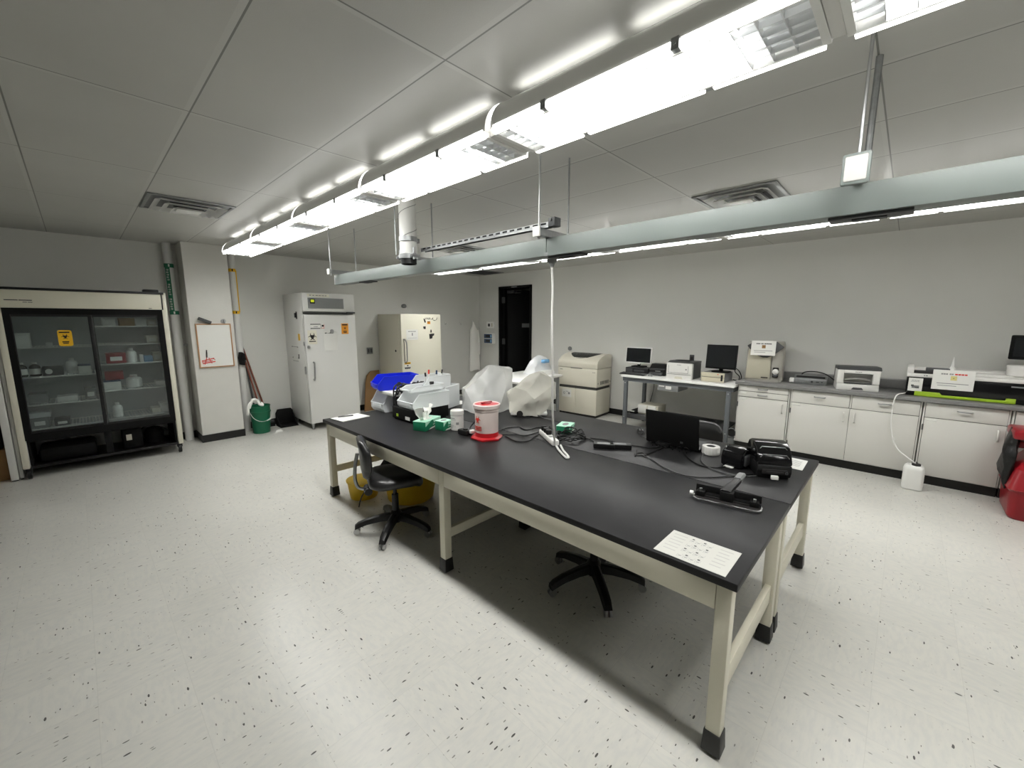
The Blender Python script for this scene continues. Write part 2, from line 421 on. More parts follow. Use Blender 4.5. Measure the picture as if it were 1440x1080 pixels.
# ------------------------------------------------------------------ light fixtures
E_LENS, E_SIDE, E_UP = 17.0, 2.5, 1.7
M['lens'] = emat('fluorescent_lens', (1,.99,.955,1), E_LENS, True)
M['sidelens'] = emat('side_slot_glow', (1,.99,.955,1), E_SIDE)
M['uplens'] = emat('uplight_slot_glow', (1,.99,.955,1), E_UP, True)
M['leak_glow'] = emat('painted_leak_glow', (1,.99,.955,1), 1.5, samp='NONE')  # self-lit colour imitating lamp light that leaks at the joints
FL, FZ = 1.15, 2.46
def make_fixture(label, group):
    t = thing('ceiling_light', label, 'ceiling light', (0,0,FZ), 0, group)
    b = nb(); n = 14; R, zc = .15, .022
    out = [(R*math.cos(PI*i/n), zc+R*math.sin(PI*i/n)) for i in range(n+1)]
    inn = [((R-.006)*math.cos(PI*i/n), zc+(R-.006)*math.sin(PI*i/n)) for i in range(n, -1, -1)]
    prism(b, out+inn, 'y', .004, FL-.004)
    obj('housing', b, M['fixture'], t)
    for y in (0, FL-.006):
        b = nb(); R2 = .153
        prism(b, [(R2*math.cos(PI*i/20), .02+R2*math.sin(PI*i/20)) for i in range(21)], 'y', y, y+.006); obj('end_plate', b, M['bright'], t)
    b = nb()
    for s in (-1, 1): box(b, s*.122, s*.131, 0, FL, .0, .03)
    box(b, -.122, .122, .0, .02, 0, .03); box(b, -.122, .122, FL-.02, FL, 0, .03)
    obj('louver_frame', b, M['fixture'], t)
    b = nb(); box(b, -.121, .121, FL+.001, FL+.035, .004, .034, .002); obj('joiner', b, M['bright'], t)
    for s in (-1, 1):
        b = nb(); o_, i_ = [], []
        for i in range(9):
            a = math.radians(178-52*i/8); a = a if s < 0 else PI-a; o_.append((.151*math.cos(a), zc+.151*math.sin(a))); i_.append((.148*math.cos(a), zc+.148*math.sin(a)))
        prism(b, o_+i_[::-1], 'y', FL+.003, FL+.03); obj('joint_leak_glow', b, M['leak_glow'], t)  # crescent made to glow as leaked lamp light; no lamp part here
    b = nb(); nc = 18; p = (FL-.04)/nc
    for i in range(1, nc): box(b, -.122, .122, .02+i*p-.0012, .02+i*p+.0012, .003, .022)
    for x in (-.073, -.024, .024, .073): box(b, x-.0012, x+.0012, .02, FL-.02, .003, .022)
    obj('louver', b, M['louver'], t)
    b = nb(); b.faces.new([b.verts.new(p) for p in ((-.084,.2,.030), (-.084,FL-.09,.030), (.084,FL-.09,.030), (.084,.2,.030))]); obj('lens', b, M['lens'], t, recalc=False)
    b = nb(); box(b, -.144, .144, .006, FL-.006, .036, .04); obj('reflector', b, M['louver'], t)
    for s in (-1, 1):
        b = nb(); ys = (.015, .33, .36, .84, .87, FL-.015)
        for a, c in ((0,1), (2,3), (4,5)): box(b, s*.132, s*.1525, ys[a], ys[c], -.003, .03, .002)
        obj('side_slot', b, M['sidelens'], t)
        for y in (.345, .855):
            b = nb(); box(b, s*.131, s*.157, y-.013, y+.013, .002, .036, .002); cyl(b, (s*.157,y,.018), (s*.161,y,.018), .005, n=8); obj('clip', b, M['galv'], t)
        for y in (.31, .85):
            b = nb()
            a0, a1 = math.radians(112 if s < 0 else 68), math.radians(100 if s < 0 else 80)
            for k in range(1):
                y0 = y-.23
                q = [Vector((.1535*math.cos(a), yy, zc+.1535*math.sin(a))) for a, yy in ((a0,y0), (a0,y0+.46), (a1,y0+.46), (a1,y0))]
                if (q[1]-q[0]).cross(q[2]-q[0]).z < 0: q = q[::-1]
                b.faces.new([b.verts.new(p) for p in q])
            obj('uplight_slot', b, M['uplens'], t, recalc=False)
    for y in (.12, FL-.12):
        b = nb(); cyl(b, (0,y,.168), (0,y,ZC-FZ), .006, n=8); obj('hanger', b, M['galv'], t)
    return t
ordn = ['first', 'second', 'third', 'fourth', 'fifth', 'sixth']
fx0 = make_fixture('louvered light directly over the near end of the front bench, leading the near row', 'near row of louvered lights')
PITCH = 1.186; Y0 = .25
near_lab = {-2: 'louvered light of the near row outside the photo, beyond its top right corner',
 -1: 'louvered light cut off by the top right corner of the photo, in the near row',
 0: 'largest fully seen louvered light in the near row, its cells clearly visible',
 1: 'second fully seen louvered light of the near row, just past the largest one',
 2: 'middle louvered light of the near row, beside the round white duct',
 3: 'next to last louvered light of the near row, toward the whiteboard pillar',
 4: 'last louvered light of the near row, ending near the whiteboard pillar'}
far_lab = {-2: 'louvered light of the far row outside the photo, beyond its right edge',
 -1: 'far row louvered light at its right end, above the long analyzer',
 0: 'far row louvered light ending at the gap above the countertop printers',
 1: 'louvered light of the far row above the dark monitor on the workbench',
 2: 'far row louvered light just right of where the white cord drops',
 3: 'louvered light of the far row above and left of the black door',
 4: 'last louvered light of the far row, at its tapering left end'}
first = True
for cx, labs, grp in ((1.482, near_lab, 'near row of louvered lights'), (4.395, far_lab, 'far row of louvered lights')):
    for k in range(-2, 5):
        if first: fx0.location = (cx, Y0+PITCH*k, FZ); fx0['label'] = labs[k]; first = False
        else: copy_thing(fx0, (cx, Y0+PITCH*k, FZ), label=labs[k], group=grp)

# ------------------------------------------------------------------ suspended raceway, hangers, duct
t = thing('cable_raceway', 'long grey green overhead raceway hung on rods above the black benches', 'raceway', (2.085, 1.65, 2.05))
b = nb(); box(b, -.055, .055, .003, 3.0, 0, .105, .003); obj('channel', b, M['raceway'], t)
b = nb(); box(b, -.055, .055, -3.2, -.003, 0, .105, .003); obj('channel', b, M['raceway'], t)
b = nb(); box(b, -.057, .057, -.012, .012, -.002, .02); obj('joint_plate', b, M['mid_grey'], t)
b = nb(); box(b, -.056, .056, 3.0, 3.006, 0, .106); obj('end_cap', b, M['bright'], t)
for y in (-.12, 2.35, -1.5):
    b = nb(); box(b, -.04, .04, y-.12, y+.12, -.012, .001, .003); box(b, -.02, .02, y-.05, y+.05, -.018, -.01, .002); obj('outlet', b, M['dark_grey'], t)
def hanger(y, lab, plate=False):
    t = thing('strut_hanger', lab, 'hanger', (2.085, y, 2.155), 0, 'trapeze hangers carrying the raceway')
    b = nb(); prism(b, [(-.0205,0), (.0205,0), (.0205,.041), (.011,.041), (.011,.036), (.0165,.036), (.0165,.004), (-.0165,.004), (-.0165,.036), (-.011,.036), (-.011,.041), (-.0205,.041)], 'x', -.155, .185)
    obj('strut', b, M['galv'], t)
    b = nb(); box(b, -.166, -.153, -.027, .027, -.008, .05, .004)
    if plate: box(b, -.178, -.16, -.04, .04, -.03, .075, .008)
    obj('end_cap', b, M['bright'] if not plate else M['raceway'], t)
    if plate:
        b = nb(); box(b, -.181, -.176, -.031, .031, -.018, .064, .004); obj('cover_plate', b, M['bright'], t)
    for x, r in ((-.135, .0055), (.15, .0055 if not plate else .012)):
        b = nb(); cyl(b, (x,0,-.02), (x,0,ZC-2.155), r, n=10); obj('rod', b, M['galv'] if x > 0 else M['steel'], t)
        b = nb(); cyl(b, (x,0,.041), (x,0,.052), .012, n=6); cyl(b, (x,0,-.014), (x,0,-.001), .012, n=6); obj('nut', b, M['steel'], t)
hanger(4.55, 'thin rod hanger at the far end of the overhead raceway')
hanger(3.1, 'rod hanger beside the round white duct above the raceway')
hanger(1.64, 'rod hanger above the white cord drop, meeting the slotted channel')
hanger(.19, 'rod hanger with a pale cover plate at the right part of the raceway', True)
t = thing('exhaust_duct', 'round white spiral duct dropping from the ceiling beside the raceway', 'duct', (1.885, 2.935, 2.1))
b = nb(); lathe(b, [(.066,.05), (.066,ZC-2.1)], n=28, cap0=False); obj('pipe', b, M['duct'], t)
b = nb(); tube(b, [(.067*math.cos(a), .067*math.sin(a), .1+a*.03) for a in [i*.35 for i in range(48)]], .0022, n=5, k=1); obj('spiral_seam', b, M['mid_grey'], t)
b = nb(); lathe(b, [(.056,0), (.062,.004), (.062,.05), (.05,.05), (.05,.01)], n=28, cap0=False, cap1=False); obj('collar', b, M['black'], t)
b = nb(); lathe(b, [(.05,.046), (.001,.046)], n=28); obj('damper_plate', b, M['matte_black'], t)
for z in (.06, .19):
    b = nb(); lathe(b, [(.067,z-.018), (.072,z-.018), (.072,z+.018), (.067,z+.018)], n=28, cap0=False, cap1=False); box(b, .06, .1, -.012, .012, z-.018, z+.018, .002); obj('clamp', b, M['galv'], t)
b = nb(); box(b, -.03, .0, -.11, .11, .045, .075, .003)
for s in (-1, 1): cyl(b, (-.04,s*.105,.06), (.03,s*.105,.06), .012, n=10); cyl(b, (-.02,s*.1,.03), (-.02,s*.1,.12), .007, n=8)
obj('bracket', b, M['steel'], t)
b = nb(); cyl(b, (-.05,.1,.08), (-.05,.1,ZC-2.1), .005, n=8); obj('rod', b, M['galv'], t)
t = thing('slotted_channel', 'slotted steel channel running from the white duct to the cord drop hanger', 'channel', (1.985, 2.22, 2.199))
b = nb(); box(b, -.02, .02, -.66, .66, .012, .03); box(b, -.02, -.017, -.66, .66, -.0, .014); box(b, .017, .02, -.66, .66, 0, .014)
for i in range(20): box(b, -.021, -.0195, -.62+i*.064, -.58+i*.064, .016, .026, mi=1)
obj('rail', b, [M['galv'], M['matte_black']], t)
b = nb(); box(b, -.03, .03, -.69, -.64, -.001, .05, .004); cyl(b, (-.04,-.665,.035), (.04,-.665,.035), .008, n=8); obj('end_clamp', b, M['dark_grey'], t)
t = thing('extension_cord', 'white cord dropping from the raceway down to the bench top power strip', 'cord', (2.1, 1.6, .752))
b = nb(); tube(b, [(0,.06,1.285), (.0,.06,1.24), (.005,.055,1.12), (-.01,.045,.95), (-.012,.04,.8), (.02,.055,.6), (.045,.075,.42), (.09,.10,.22), (.15,.13,.07), (.16,.115,.02), (.11,.04,.008), (.055,-.04,.008), (.06,-.055,.008), (.09,-.03,.008), (.16,.06,.008), (.215,.125,.02)], .0075, n=10, k=10); obj('cable', b, M['bright'], t)
b = nb(); lathe(b, [(.012,1.24), (.02,1.262), (.03,1.27), (.032,1.286), (.01,1.287)], c=(0,.06,0), n=16); obj('plug', b, M['mid_grey'], t)

# ------------------------------------------------------------------ lab benches
def bench(x0, x1, lab):
    t = thing('lab_bench', lab, 'lab bench', ((x0+x1)/2, 2.1, 0), 0, 'black topped lab benches')
    h = (x1-x0)/2; L0, L1 = -1.765, 1.76
    b = nb(); box(b, -h, h, L0, L1, .72, .752, .004); obj('tabletop', b, M['resin'], t)
    ys = (L0+.047, -.027, L1-.05)
    w = .027
    for x in (-h+.049, h-.052):
        for y in ys:
            b = nb(); box(b, x-w, x+w, y-w, y+w, .09, .72, .004); lg = obj('leg', b, M['bench'], t)
            b = nb(); a = w+.004
            vs = box(b, -a, a, -a, a, .012, .1, .003)
            for v in b.verts:
                if v.co.z < .03: v.co.x *= 1.14; v.co.y *= 1.14
            f = obj('foot', b, M['rubber'], lg, loc=(x,y,0))
            b = nb(); cyl(b, (0,0,0), (0,0,.014), .014, n=12); obj('leveler', b, M['steel'], lg, loc=(x,y,0))
    for s, xx in ((-1, -h+.022), (1, h-.025)):
        for y0, y1 in ((ys[0]+w+.001, ys[1]-w-.001), (ys[1]+w+.001, ys[2]-w-.001)):
            b = nb(); box(b, min(xx, xx-s*.022), max(xx, xx-s*.022), y0, y1, .608, .72, .002); obj('apron', b, M['bench'], t)
    for y, top in ((ys[0], .33), (ys[1], .3), (ys[2], .3)):
        z0 = .235
        b = nb(); box(b, -h+.076, h-.079, y-.014, y+.014, z0, top, .003); obj('stretcher', b, M['bench'], t)
        b = nb(); box(b, -h+.076, h-.079, y-.014, y+.014, .65, .72, .002); obj('end_apron', b, M['bench'], t)
bench(1.488, 2.372, 'long black topped beige lab bench nearest the open floor')
bench(2.376, 3.272, 'long black topped lab bench behind, on the wall cabinet side')

# ------------------------------------------------------------------ lab stools
def stool(loc, rz, start, lab, back=True, seat_z=.47, bare=False):
    t = thing('lab_chair', lab, 'chair', loc, rz, 'black five star lab chairs')
    b = nb(); cyl(b, (0,0,.1), (0,0,.3), .026, n=18); cyl(b, (0,0,.3), (0,0,seat_z-.05), .015, n=14); obj('gas_column', b, M['black'], t)
    b = nb(); lathe(b, [(.045,.075), (.05,.09), (.05,.14), (.035,.165), (.027,.17)], n=20); obj('hub', b, M['black'], t)
    for k in range(5):
        a = math.radians(start+72*k)-rz; d = Vector((math.cos(a), math.sin(a), 0)); n = Vector((-d.y, d.x, 0))
        b = nb(); rs = []
        for r, z, w, h in ((.03,.125,.034,.056), (.12,.118,.031,.048), (.22,.10,.029,.042), (.285,.078,.028,.04), (.31,.062,.024,.034)):
            c = d*r+Vector((0,0,z)); rs.append([b.verts.new(c+n*(w*u)+Vector((0,0,h*v))) for u, v in ((-1,-.5), (1,-.5), (.75,.35), (.35,.5), (-.35,.5), (-.75,.35))])
        skin(b, rs); lg = obj('leg', b, M['black'], t)
        b = nb(); c = d*.29
        cyl(b, c+Vector((0,0,.05)), c+Vector((0,0,.072)), .006, n=8)
        for s in (-1, 1):
            cc = c+d*.008+Vector((0,0,.0245)); cyl(b, cc+n*(s*.006), cc+n*(s*.02), .0245, n=16)
        box(b, -.008, .008, -.005, .005, .018, .052, .002, M=Matrix.Translation(c)@Matrix.Rotation(a, 4, 'Z')); obj('caster', b, M['steel'], lg)
    if bare: pass
    # seat: padded, front edge towards local -y
    b = nb(); hw, hd = .215, .2
    prof = rrect(-hw, hw, -hd, hd, .11, 7); rs = []
    for s, z in ((.9,seat_z-.055), (1,seat_z-.04), (1.01,seat_z-.015), (.97,seat_z+.01), (.82,seat_z+.022), (.4,seat_z+.016)):
        rs.append([b.verts.new((x*s, y*s, z-(.022 if y*s < -.15 and s > .9 else 0))) for x, y in prof])
    skin(b, rs); obj('seat', b, M['vinyl'], t, ang=60)
    b = nb(); box(b, -.07, .07, -.09, .11, seat_z-.09, seat_z-.055, .008); obj('seat_plate', b, M['black'], t)
    b = nb(); tube(b, [(.05,0,seat_z-.07), (.14,-.02,seat_z-.075), (.2,-.03,seat_z-.1)], .007, k=4); box(b, .185, .235, -.05, -.01, seat_z-.115, seat_z-.095, .008); obj('height_lever', b, M['black'], t)
    if back:
        b = nb(); tube(b, [(0,.08,seat_z-.075), (0,.24,seat_z-.085), (0,.285,seat_z-.02), (0,.282,seat_z+.1), (0,.262,seat_z+.2)], .013, n=6, k=6); obj('back_support', b, M['galv'], t)
        b = nb(); cyl(b, (-.05,.2,seat_z-.1), (.05,.2,seat_z-.1), .03, n=14); tube(b, [(.03,.21,seat_z-.1), (.05,.25,seat_z-.18), (.05,.27,seat_z-.25)], .005, k=4); obj('tilt_knob', b, M['black'], t)
        b = nb(); rs = []
        pr = rrect(-.185, .185, -.15, .15, .11, 8)
        for s, yo in ((.86,.0), (1,.016), (1.0,.038), (.92,.055), (.6,.06)):
            row = []
            for x, z in pr:
                zz = z*s; xx = x*s*(1-.12*(zz < -.05)); row.append(b.verts.new((xx, .19+yo+.20*abs(xx)**2*-3+.06*(zz > .08)*(zz-.08)*3+.18*zz*.35, seat_z+.165+zz)))
            rs.append(row)
        skin(b, rs); obj('backrest', b, M['vinyl'], t, ang=60)
    return t
stool((1.6, 2.81, 0), PI/2-.38, 4, 'black lab chair with backrest pulled up to the open floor side of the bench')
stool((2.1, 1.285, 0), PI/2, 12, 'black five star lab chair tucked right under the near end of the front bench', back=False, seat_z=.46)
stool((3.54, 1.24, 0), -PI/2, 30, 'black padded chair behind the bench, its backrest showing beside the open laptop', seat_z=.46)
# ------------------------------------------------------------------ glass door cooler
CX, CY = .119, 6.55
t = thing('glass_door_cooler', 'white and black two door sliding glass cooler full of lab supplies', 'refrigerator', (CX, CY, 0))
HW = .668; D = .66
b = nb(); box(b, -HW+.005, -HW+.055, .03, D, .12, 1.97, .004); box(b, HW-.055, HW-.005, .03, D, .12, 1.97, .004); box(b, -HW+.055, HW-.055, D-.03, D, .12, 1.97); box(b, -HW+.055, HW-.055, .03, D-.03, 1.9, 1.97)
obj('cabinet', b, M['white'], t)
b = nb(); box(b, -HW+.056, HW-.056, D-.04, D-.031, .42, 1.9); box(b, -HW+.056, -HW+.062, .06, D-.04, .42, 1.9); box(b, HW-.062, HW-.056, .06, D-.04, .42, 1.9); box(b, -HW+.062, HW-.062, .06, D-.04, .40, .43)
obj('lining', b, M['interior'], t)
for s in (-1, 1): b = nb(); box(b, s*(HW-.05), s*HW, -.004, .05, .11, 1.985, .006); obj('front_post', b, M['cream'], t)
b = nb(); box(b, -HW+.04, HW-.045, -.02, .05, 1.785, 1.965, .006); obj('header_panel', b, M['cream'], t)
b = nb(); box(b, -HW, HW-.02, -.024, D-.2, 1.965, 1.99, .004); box(b, HW-.2, HW-.06, -.01, .12, 1.985, 2.02, .006)
box(b, HW-.05, HW-.038, -.024, .02, 1.785, 1.98, .002); obj('top_cap', b, M['black'], t)
b = nb(); bars(b, -HW+.08, -HW+.27, 1.862, .009, -.0202, 2, .05); bars(b, -HW+.2, -HW+.27, 1.842, .006, -.0202, 2, .1); bars(b, HW-.17, HW-.14, 1.8, .006, -.0202, 1, .1); obj('header_marking', b, M['dark_grey'], t)
b = nb()
box(b, -HW+.05, HW-.05, 0, .05, 1.72, 1.785); box(b, -HW+.05, HW-.05, 0, .05, .41, .475)
for s in (-1, 1): box(b, s*(HW-.1), s*(HW-.05), 0, .05, .475, 1.72)
obj('door_frame', b, M['matte_black'], t)
for s, x0, x1, y in ((-1, -.575, .012, .022), (1, -.002, .585, .002)):
    d_ = nb(); w = .03
    box(d_, x0-.02, x0+w*.4, y, y+.018, .47, 1.725, .002); box(d_, x1-w*.7, x1+.012, y, y+.018, .47, 1.725, .002); box(d_, x0+w*.4, x1-w*.7, y, y+.018, 1.698, 1.725); box(d_, x0+w*.4, x1-w*.7, y, y+.018, .47, .498)
    dd = obj('sliding_door', d_, M['black'], t)
    b = nb(); box(b, x0+w*.4, x1-w*.7, y+.006, y+.012, .498, 1.698); obj('glass_pane', b, M['glass'], dd)
    b = nb(); box(b, x1-.02 if s < 0 else x0-.012, x1+.004 if s < 0 else x0+.012, y-.006, y, .95, 1.25, .002); obj('door_handle', b, M['black'], dd)
b = nb(); box(b, -HW+.055, -HW+.075, .03, D-.05, .13, .41); box(b, HW-.075, HW-.055, .03, D-.05, .13, .41); box(b, -.03, .03, .03, .09, .12, .41, .003); box(b, -HW+.055, HW-.055, .02, .06, .385, .412)
obj('base_frame', b, M['matte_black'], t)
b = nb(); box(b, -HW+.055, HW-.055, .0, .03, .105, .135, .004); box(b, -HW+.06, HW-.06, .03, D-.05, .105, .12); obj('base_rail', b, M['black'], t)
b = nb(); box(b, .12, .3, .12, .4, .125, .36, .02); lathe(b, [(.09,.125), (.095,.15), (.095,.27), (.07,.31), (.01,.325)], c=(.42,.3,0), n=20); tube(b, [(.3,.3,.3), (.36,.34,.36), (.42,.3,.34)], .008); tube(b, [(.42,.25,.33), (.52,.2,.3), (.6,.1,.2)], .006)
obj('compressor', b, M['matte_black'], t)
b = nb(); box(b, .15, .2, .112, .12, .23, .3, .002); obj('relay_cover', b, M['beige'], t)
b = nb(); box(b, -.55, -.1, .1, .5, .125, .28, .04); obj('condenser_coil', b, M['matte_black'], t)
for x in (-HW+.04, HW-.04):
    for y in (.02, D-.09):
        b = nb(); cyl(b, (x-.015,y,.05), (x+.015,y,.05), .05, n=20); box(b, x-.026, x+.026, y-.02, y+.02, .07, .112, .004); obj('caster', b, M['black'], t)
        ob = nb(); cyl(ob, (x-.019,y,.05), (x+.019,y,.05), .018, n=12); obj('axle', ob, M['steel'], t.children[-1])
LZ = {'L': (1.375, 1.065, .765, .505), 'R': (1.595, 1.385, 1.16, .85, .52)}
for side, zs in LZ.items():
    x0, x1 = (-.6, -.012) if side == 'L' else (.014, .6)
    for z in zs:
        b = nb(); box(b, x0, x1, .1, .112, z-.012, z, .002)
        for i in range(22): cyl(b, (x0+.01+i*(x1-x0-.02)/21, .105, z-.005), (x0+.01+i*(x1-x0-.02)/21, .56, z-.005), .003, n=6)
        box(b, x0, x1, .55, .56, z-.012, z, .002)
        obj('shelf', b, M['bright'], t)
b = nb(); prism(b, rrect(-.267, -.16, 1.385, 1.555, .02), 'y', .018, .022); st = obj('biohazard_sticker', b, M['yellow'], t); st['label'] = 'yellow biohazard sticker'
b = nb(); bars(b, -.255, -.172, 1.532, .014, .0178, 1, .05); bars(b, -.24, -.187, 1.43, .012, .0178, 1, .05); bars(b, -.235, -.192, 1.414, .01, .0178, 1, .05)
def trefoil(b, cx, cz, r, y, mi=0, t_=.0008):
    for k in range(3):
        a = PI/2+2*PI*k/3; c = (cx+r*.5*math.cos(a), cz+r*.5*math.sin(a)); R, w = r*.5, r*.17; pts_o, pts_i = [], []
        for i in range(15):
            u = a+math.radians(-138+i*276/14)+0; pts_o.append((c[0]+R*math.cos(u+PI*0), c[1]+R*math.sin(u))); pts_i.append((c[0]+(R-w*1.5)*math.cos(u), c[1]+(R-w*1.5)*math.sin(u)))
        # open horn: the gap faces outward
        pts_o, pts_i = [], []
        for i in range(15):
            u = a+PI+math.radians(-138+i*276/14); th = w*(.35+1.3*math.sin(PI*i/14))
            pts_o.append((c[0]+R*math.cos(u), c[1]+R*math.sin(u))); pts_i.append((c[0]+(R-th)*math.cos(u), c[1]+(R-th)*math.sin(u)))
        prism(b, pts_o+pts_i[::-1], 'y', y-t_, y, mi=mi)
    prism(b, [(cx+r*.42*math.cos(2*PI*i/24), cz+r*.42*math.sin(2*PI*i/24)) for i in range(24)]+[(cx+r*.32*math.cos(-2*PI*i/24), cz+r*.32*math.sin(-2*PI*i/24)) for i in range(24)], 'y', y-t_, y, mi=mi)
trefoil(b, -.213, 1.485, .032, .0178); obj('print', b, M['ink'], st)

# contents of the cooler: every item its own thing
def carton(x0, x1, z, h, d, mm, lab, name='box', cat='box', y=.15, lid=None, mark=True, grp='supplies in the glass door cooler'):
    t = thing(name, lab, cat, (CX+(x0+x1)/2, CY+y, z), 0, grp); w = (x1-x0)/2
    b = nb(); box(b, -w, w, 0, d, 0, h*.86, .003); obj('body', b, M[mm], t)
    b = nb(); box(b, -w-.002, w+.002, -.002, d+.002, h*.86, h, .003); obj('lid', b, M[lid or mm], t)
    if mark:
        b = nb(); box(b, -w*.6, w*.6, -.003, -.0005, h*.25, h*.65); o = obj('paper_label', b, M['paper'], t)
    return t
def bottle(x, z, r, h, mm, lab, y=.2, cap='bright', grp='supplies in the glass door cooler', label=True):
    t = thing('bottle', lab, 'bottle', (CX+x, CY+y, z), 0, grp)
    b = nb(); lathe(b, [(r*.9,0), (r,.008), (r,h*.66), (r*.8,h*.78), (r*.38,h*.84), (r*.38,h*.88)], n=20); obj('body', b, M[mm], t)
    b = nb(); lathe(b, [(r*.46,h*.87), (r*.46,h)], n=16); obj('cap', b, M[cap], t)
    if label:
        b = nb(); rs = []
        for zz in (h*.15, h*.55): rs.append([b.verts.new(((r+.001)*math.cos(a), (r+.001)*math.sin(a), zz)) for a in [PI*1.02+i*PI*.96/12 for i in range(13)]])
        for i in range(12): b.faces.new((rs[0][i], rs[0][i+1], rs[1][i+1], rs[1][i]))
        obj('paper_label', b, M['paper'], t)
    return t
carton(-.585, -.475, 1.375, .15, .2, 'bright', 'white printed box on the top left shelf of the glass cooler', y=.14)
carton(-.365, -.32, 1.375, .045, .08, 'bright', 'tiny white box on the top left shelf of the glass cooler', y=.16, mark=False)
bottle(-.57, 1.065, .042, .15, 'smoke', 'dark jar with white label, outermost on the second left cooler shelf')
bottle(-.475, 1.065, .042, .15, 'smoke', 'dark jar with white label, second from the left on the second left cooler shelf')
t = carton(-.425, -.27, 1.065, .09, .22, 'dark_grey', 'dark box with a round white mark on the second left cooler shelf', mark=False)
b = nb(); lathe(b, [(.028,0), (.028,.002)], n=24); o = obj('round_mark', b, M['paper'], t, loc=(-.03,-.003,.045), rot=(PI/2,0,0))
bottle(-.2, 1.065, .05, .17, 'jug', 'clear rounded pouch bottle on the second left cooler shelf', y=.3, label=False)
carton(-.155, -.055, 1.065, .1, .18, 'bright', 'white box with a blue lid on the second left cooler shelf', lid='navy')
carton(-.35, -.195, .765, .06, .2, 'bright', 'flat white tray box on the third left cooler shelf', mark=False)
carton(-.56, -.42, .765, .1, .25, 'mid_grey', 'grey carton at the outer end of the third left cooler shelf', y=.2, mark=False)
carton(-.135, -.04, .765, .12, .25, 'mid_grey', 'grey crumpled carton beside the centre post on the third left cooler shelf', y=.2)
carton(-.57, -.44, .505, .11, .25, 'mid_grey', 'larger grey labelled box on the bottom left cooler shelf')
carton(-.40, -.28, .505, .07, .2, 'dark_grey', 'smaller dark labelled box on the bottom left cooler shelf')
carton(-.57, -.42, .617, .05, .22, 'interior', 'flat pale box resting on the larger grey box in the bottom left of the cooler', mark=False)
carton(.09, .2, 1.595, .09, .2, 'bright', 'white box with dark label at the inner end of the top right cooler shelf')
carton(.235, .37, 1.595, .09, .22, 'kraft', 'brown carton between two white boxes on the top right cooler shelf', mark=False)
carton(.375, .475, 1.595, .085, .2, 'bright', 'long white carton beside the brown one on the top right cooler shelf', mark=False)
carton(.485, .565, 1.595, .075, .2, 'beige', 'small pale carton at the outer end of the top right cooler shelf')
carton(.455, .565, 1.385, .09, .2, 'beige', 'single pale box on the second right cooler shelf')
carton(.08, .25, 1.16, .12, .22, 'dark_red', 'dark red carton on the third right cooler shelf')
bottle(.3, 1.16, .05, .17, 'jug', 'white plastic jug on the third right cooler shelf', label=False)
carton(.37, .405, 1.16, .09, .2, 'bright', 'narrow white carton beside the jug on the third right cooler shelf', mark=False)
carton(.41, .49, 1.16, .07, .2, 'pencil_blue', 'pale blue carton on the third right cooler shelf', mark=False)
carton(.495, .575, 1.16, .11, .2, 'beige', 'striped pale carton at the outer end of the third right cooler shelf')
carton(.03, .175, .85, .11, .25, 'bright', 'white box with a navy lid on the fourth right cooler shelf', lid='navy')
carton(.05, .21, .962, .1, .2, 'dark_red', 'red carton resting on the navy lidded box in the cooler', mark=False, y=.2)
bottle(.3, .85, .075, .15, 'jug', 'bulky clear bag like bottle on the fourth right cooler shelf', y=.28, label=False)
carton(.49, .575, .85, .06, .2, 'bright', 'low white box at the outer end of the fourth right cooler shelf', mark=False)
bottle(.115, .52, .045, .17, 'jug', 'white labelled bottle alone on the bottom right cooler shelf')
carton(.42, .5, .52, .06, .18, 'beige', 'small box beside the taller one on the bottom right cooler shelf', mark=False)
carton(.505, .575, .52, .11, .2, 'bright', 'taller white box at the outer end of the bottom right cooler shelf')

# ------------------------------------------------------------------ things left of the cooler
def board(x, y, w, d, h, lean, lab):
    t = thing('white_board_panel', lab, 'panel', (x, y, 0), 0, 'white panels leaning beside the cooler')
    Mx = Matrix.Rotation(lean, 4, 'X')
    b = nb(); box(b, -w/2, w/2, 0, d, .012, h, .004, M=Mx); obj('panel', b, M['white'], t)
    b = nb(); box(b, -w/2+.004, w/2-.004, .003, d-.003, 0, .012, .002, M=Mx); obj('foot_strip', b, M['rubber'], t)
board(-.614, 6.56, .055, .5, 1.19, 0, 'narrow white panel on end beside the brown cardboard box, left of the cooler')
board(-.568, 6.60, .028, .45, 1.9, 0, 'thin white panel standing tight against the cooler side')
t = thing('cardboard_box', 'brown cardboard box on the floor left of the white panels', 'box', (-.85, 6.68, 0))
b = nb(); box(b, -.2, .195, 0, .4, 0, .32, .004); obj('carton', b, M['kraft'], t)
b = nb(); box(b, -.2, -.003, 0, .4, .32, .326); box(b, .003, .195, 0, .4, .32, .326); obj('flap', b, M['kraft'], t)
t = thing('equipment_case', 'black equipment case on the brown cardboard box at the left edge', 'case', (-.86, 6.7, .327))
b = nb(); box(b, -.2, .195, 0, .36, 0, .42, .02); obj('case', b, M['matte_black'], t)
b = nb(); box(b, -.201, .196, -.001, .361, .3, .306, .001); obj('lid_seam', b, M['dark_grey'], t)
one('supply_bag', (lambda b: (hull(b, [(-.18,.02,0), (.18,.02,0), (.18,.32,0), (-.18,.32,0), (-.1,.1,.28), (.13,.15,.33), (.19,.06,.15), (-.18,.2,.2)]), b)[1])(nb()), M['matte_black'], 'dark bag heaped on the black case at the left edge', 'bag', (-.86, 6.7, .748))

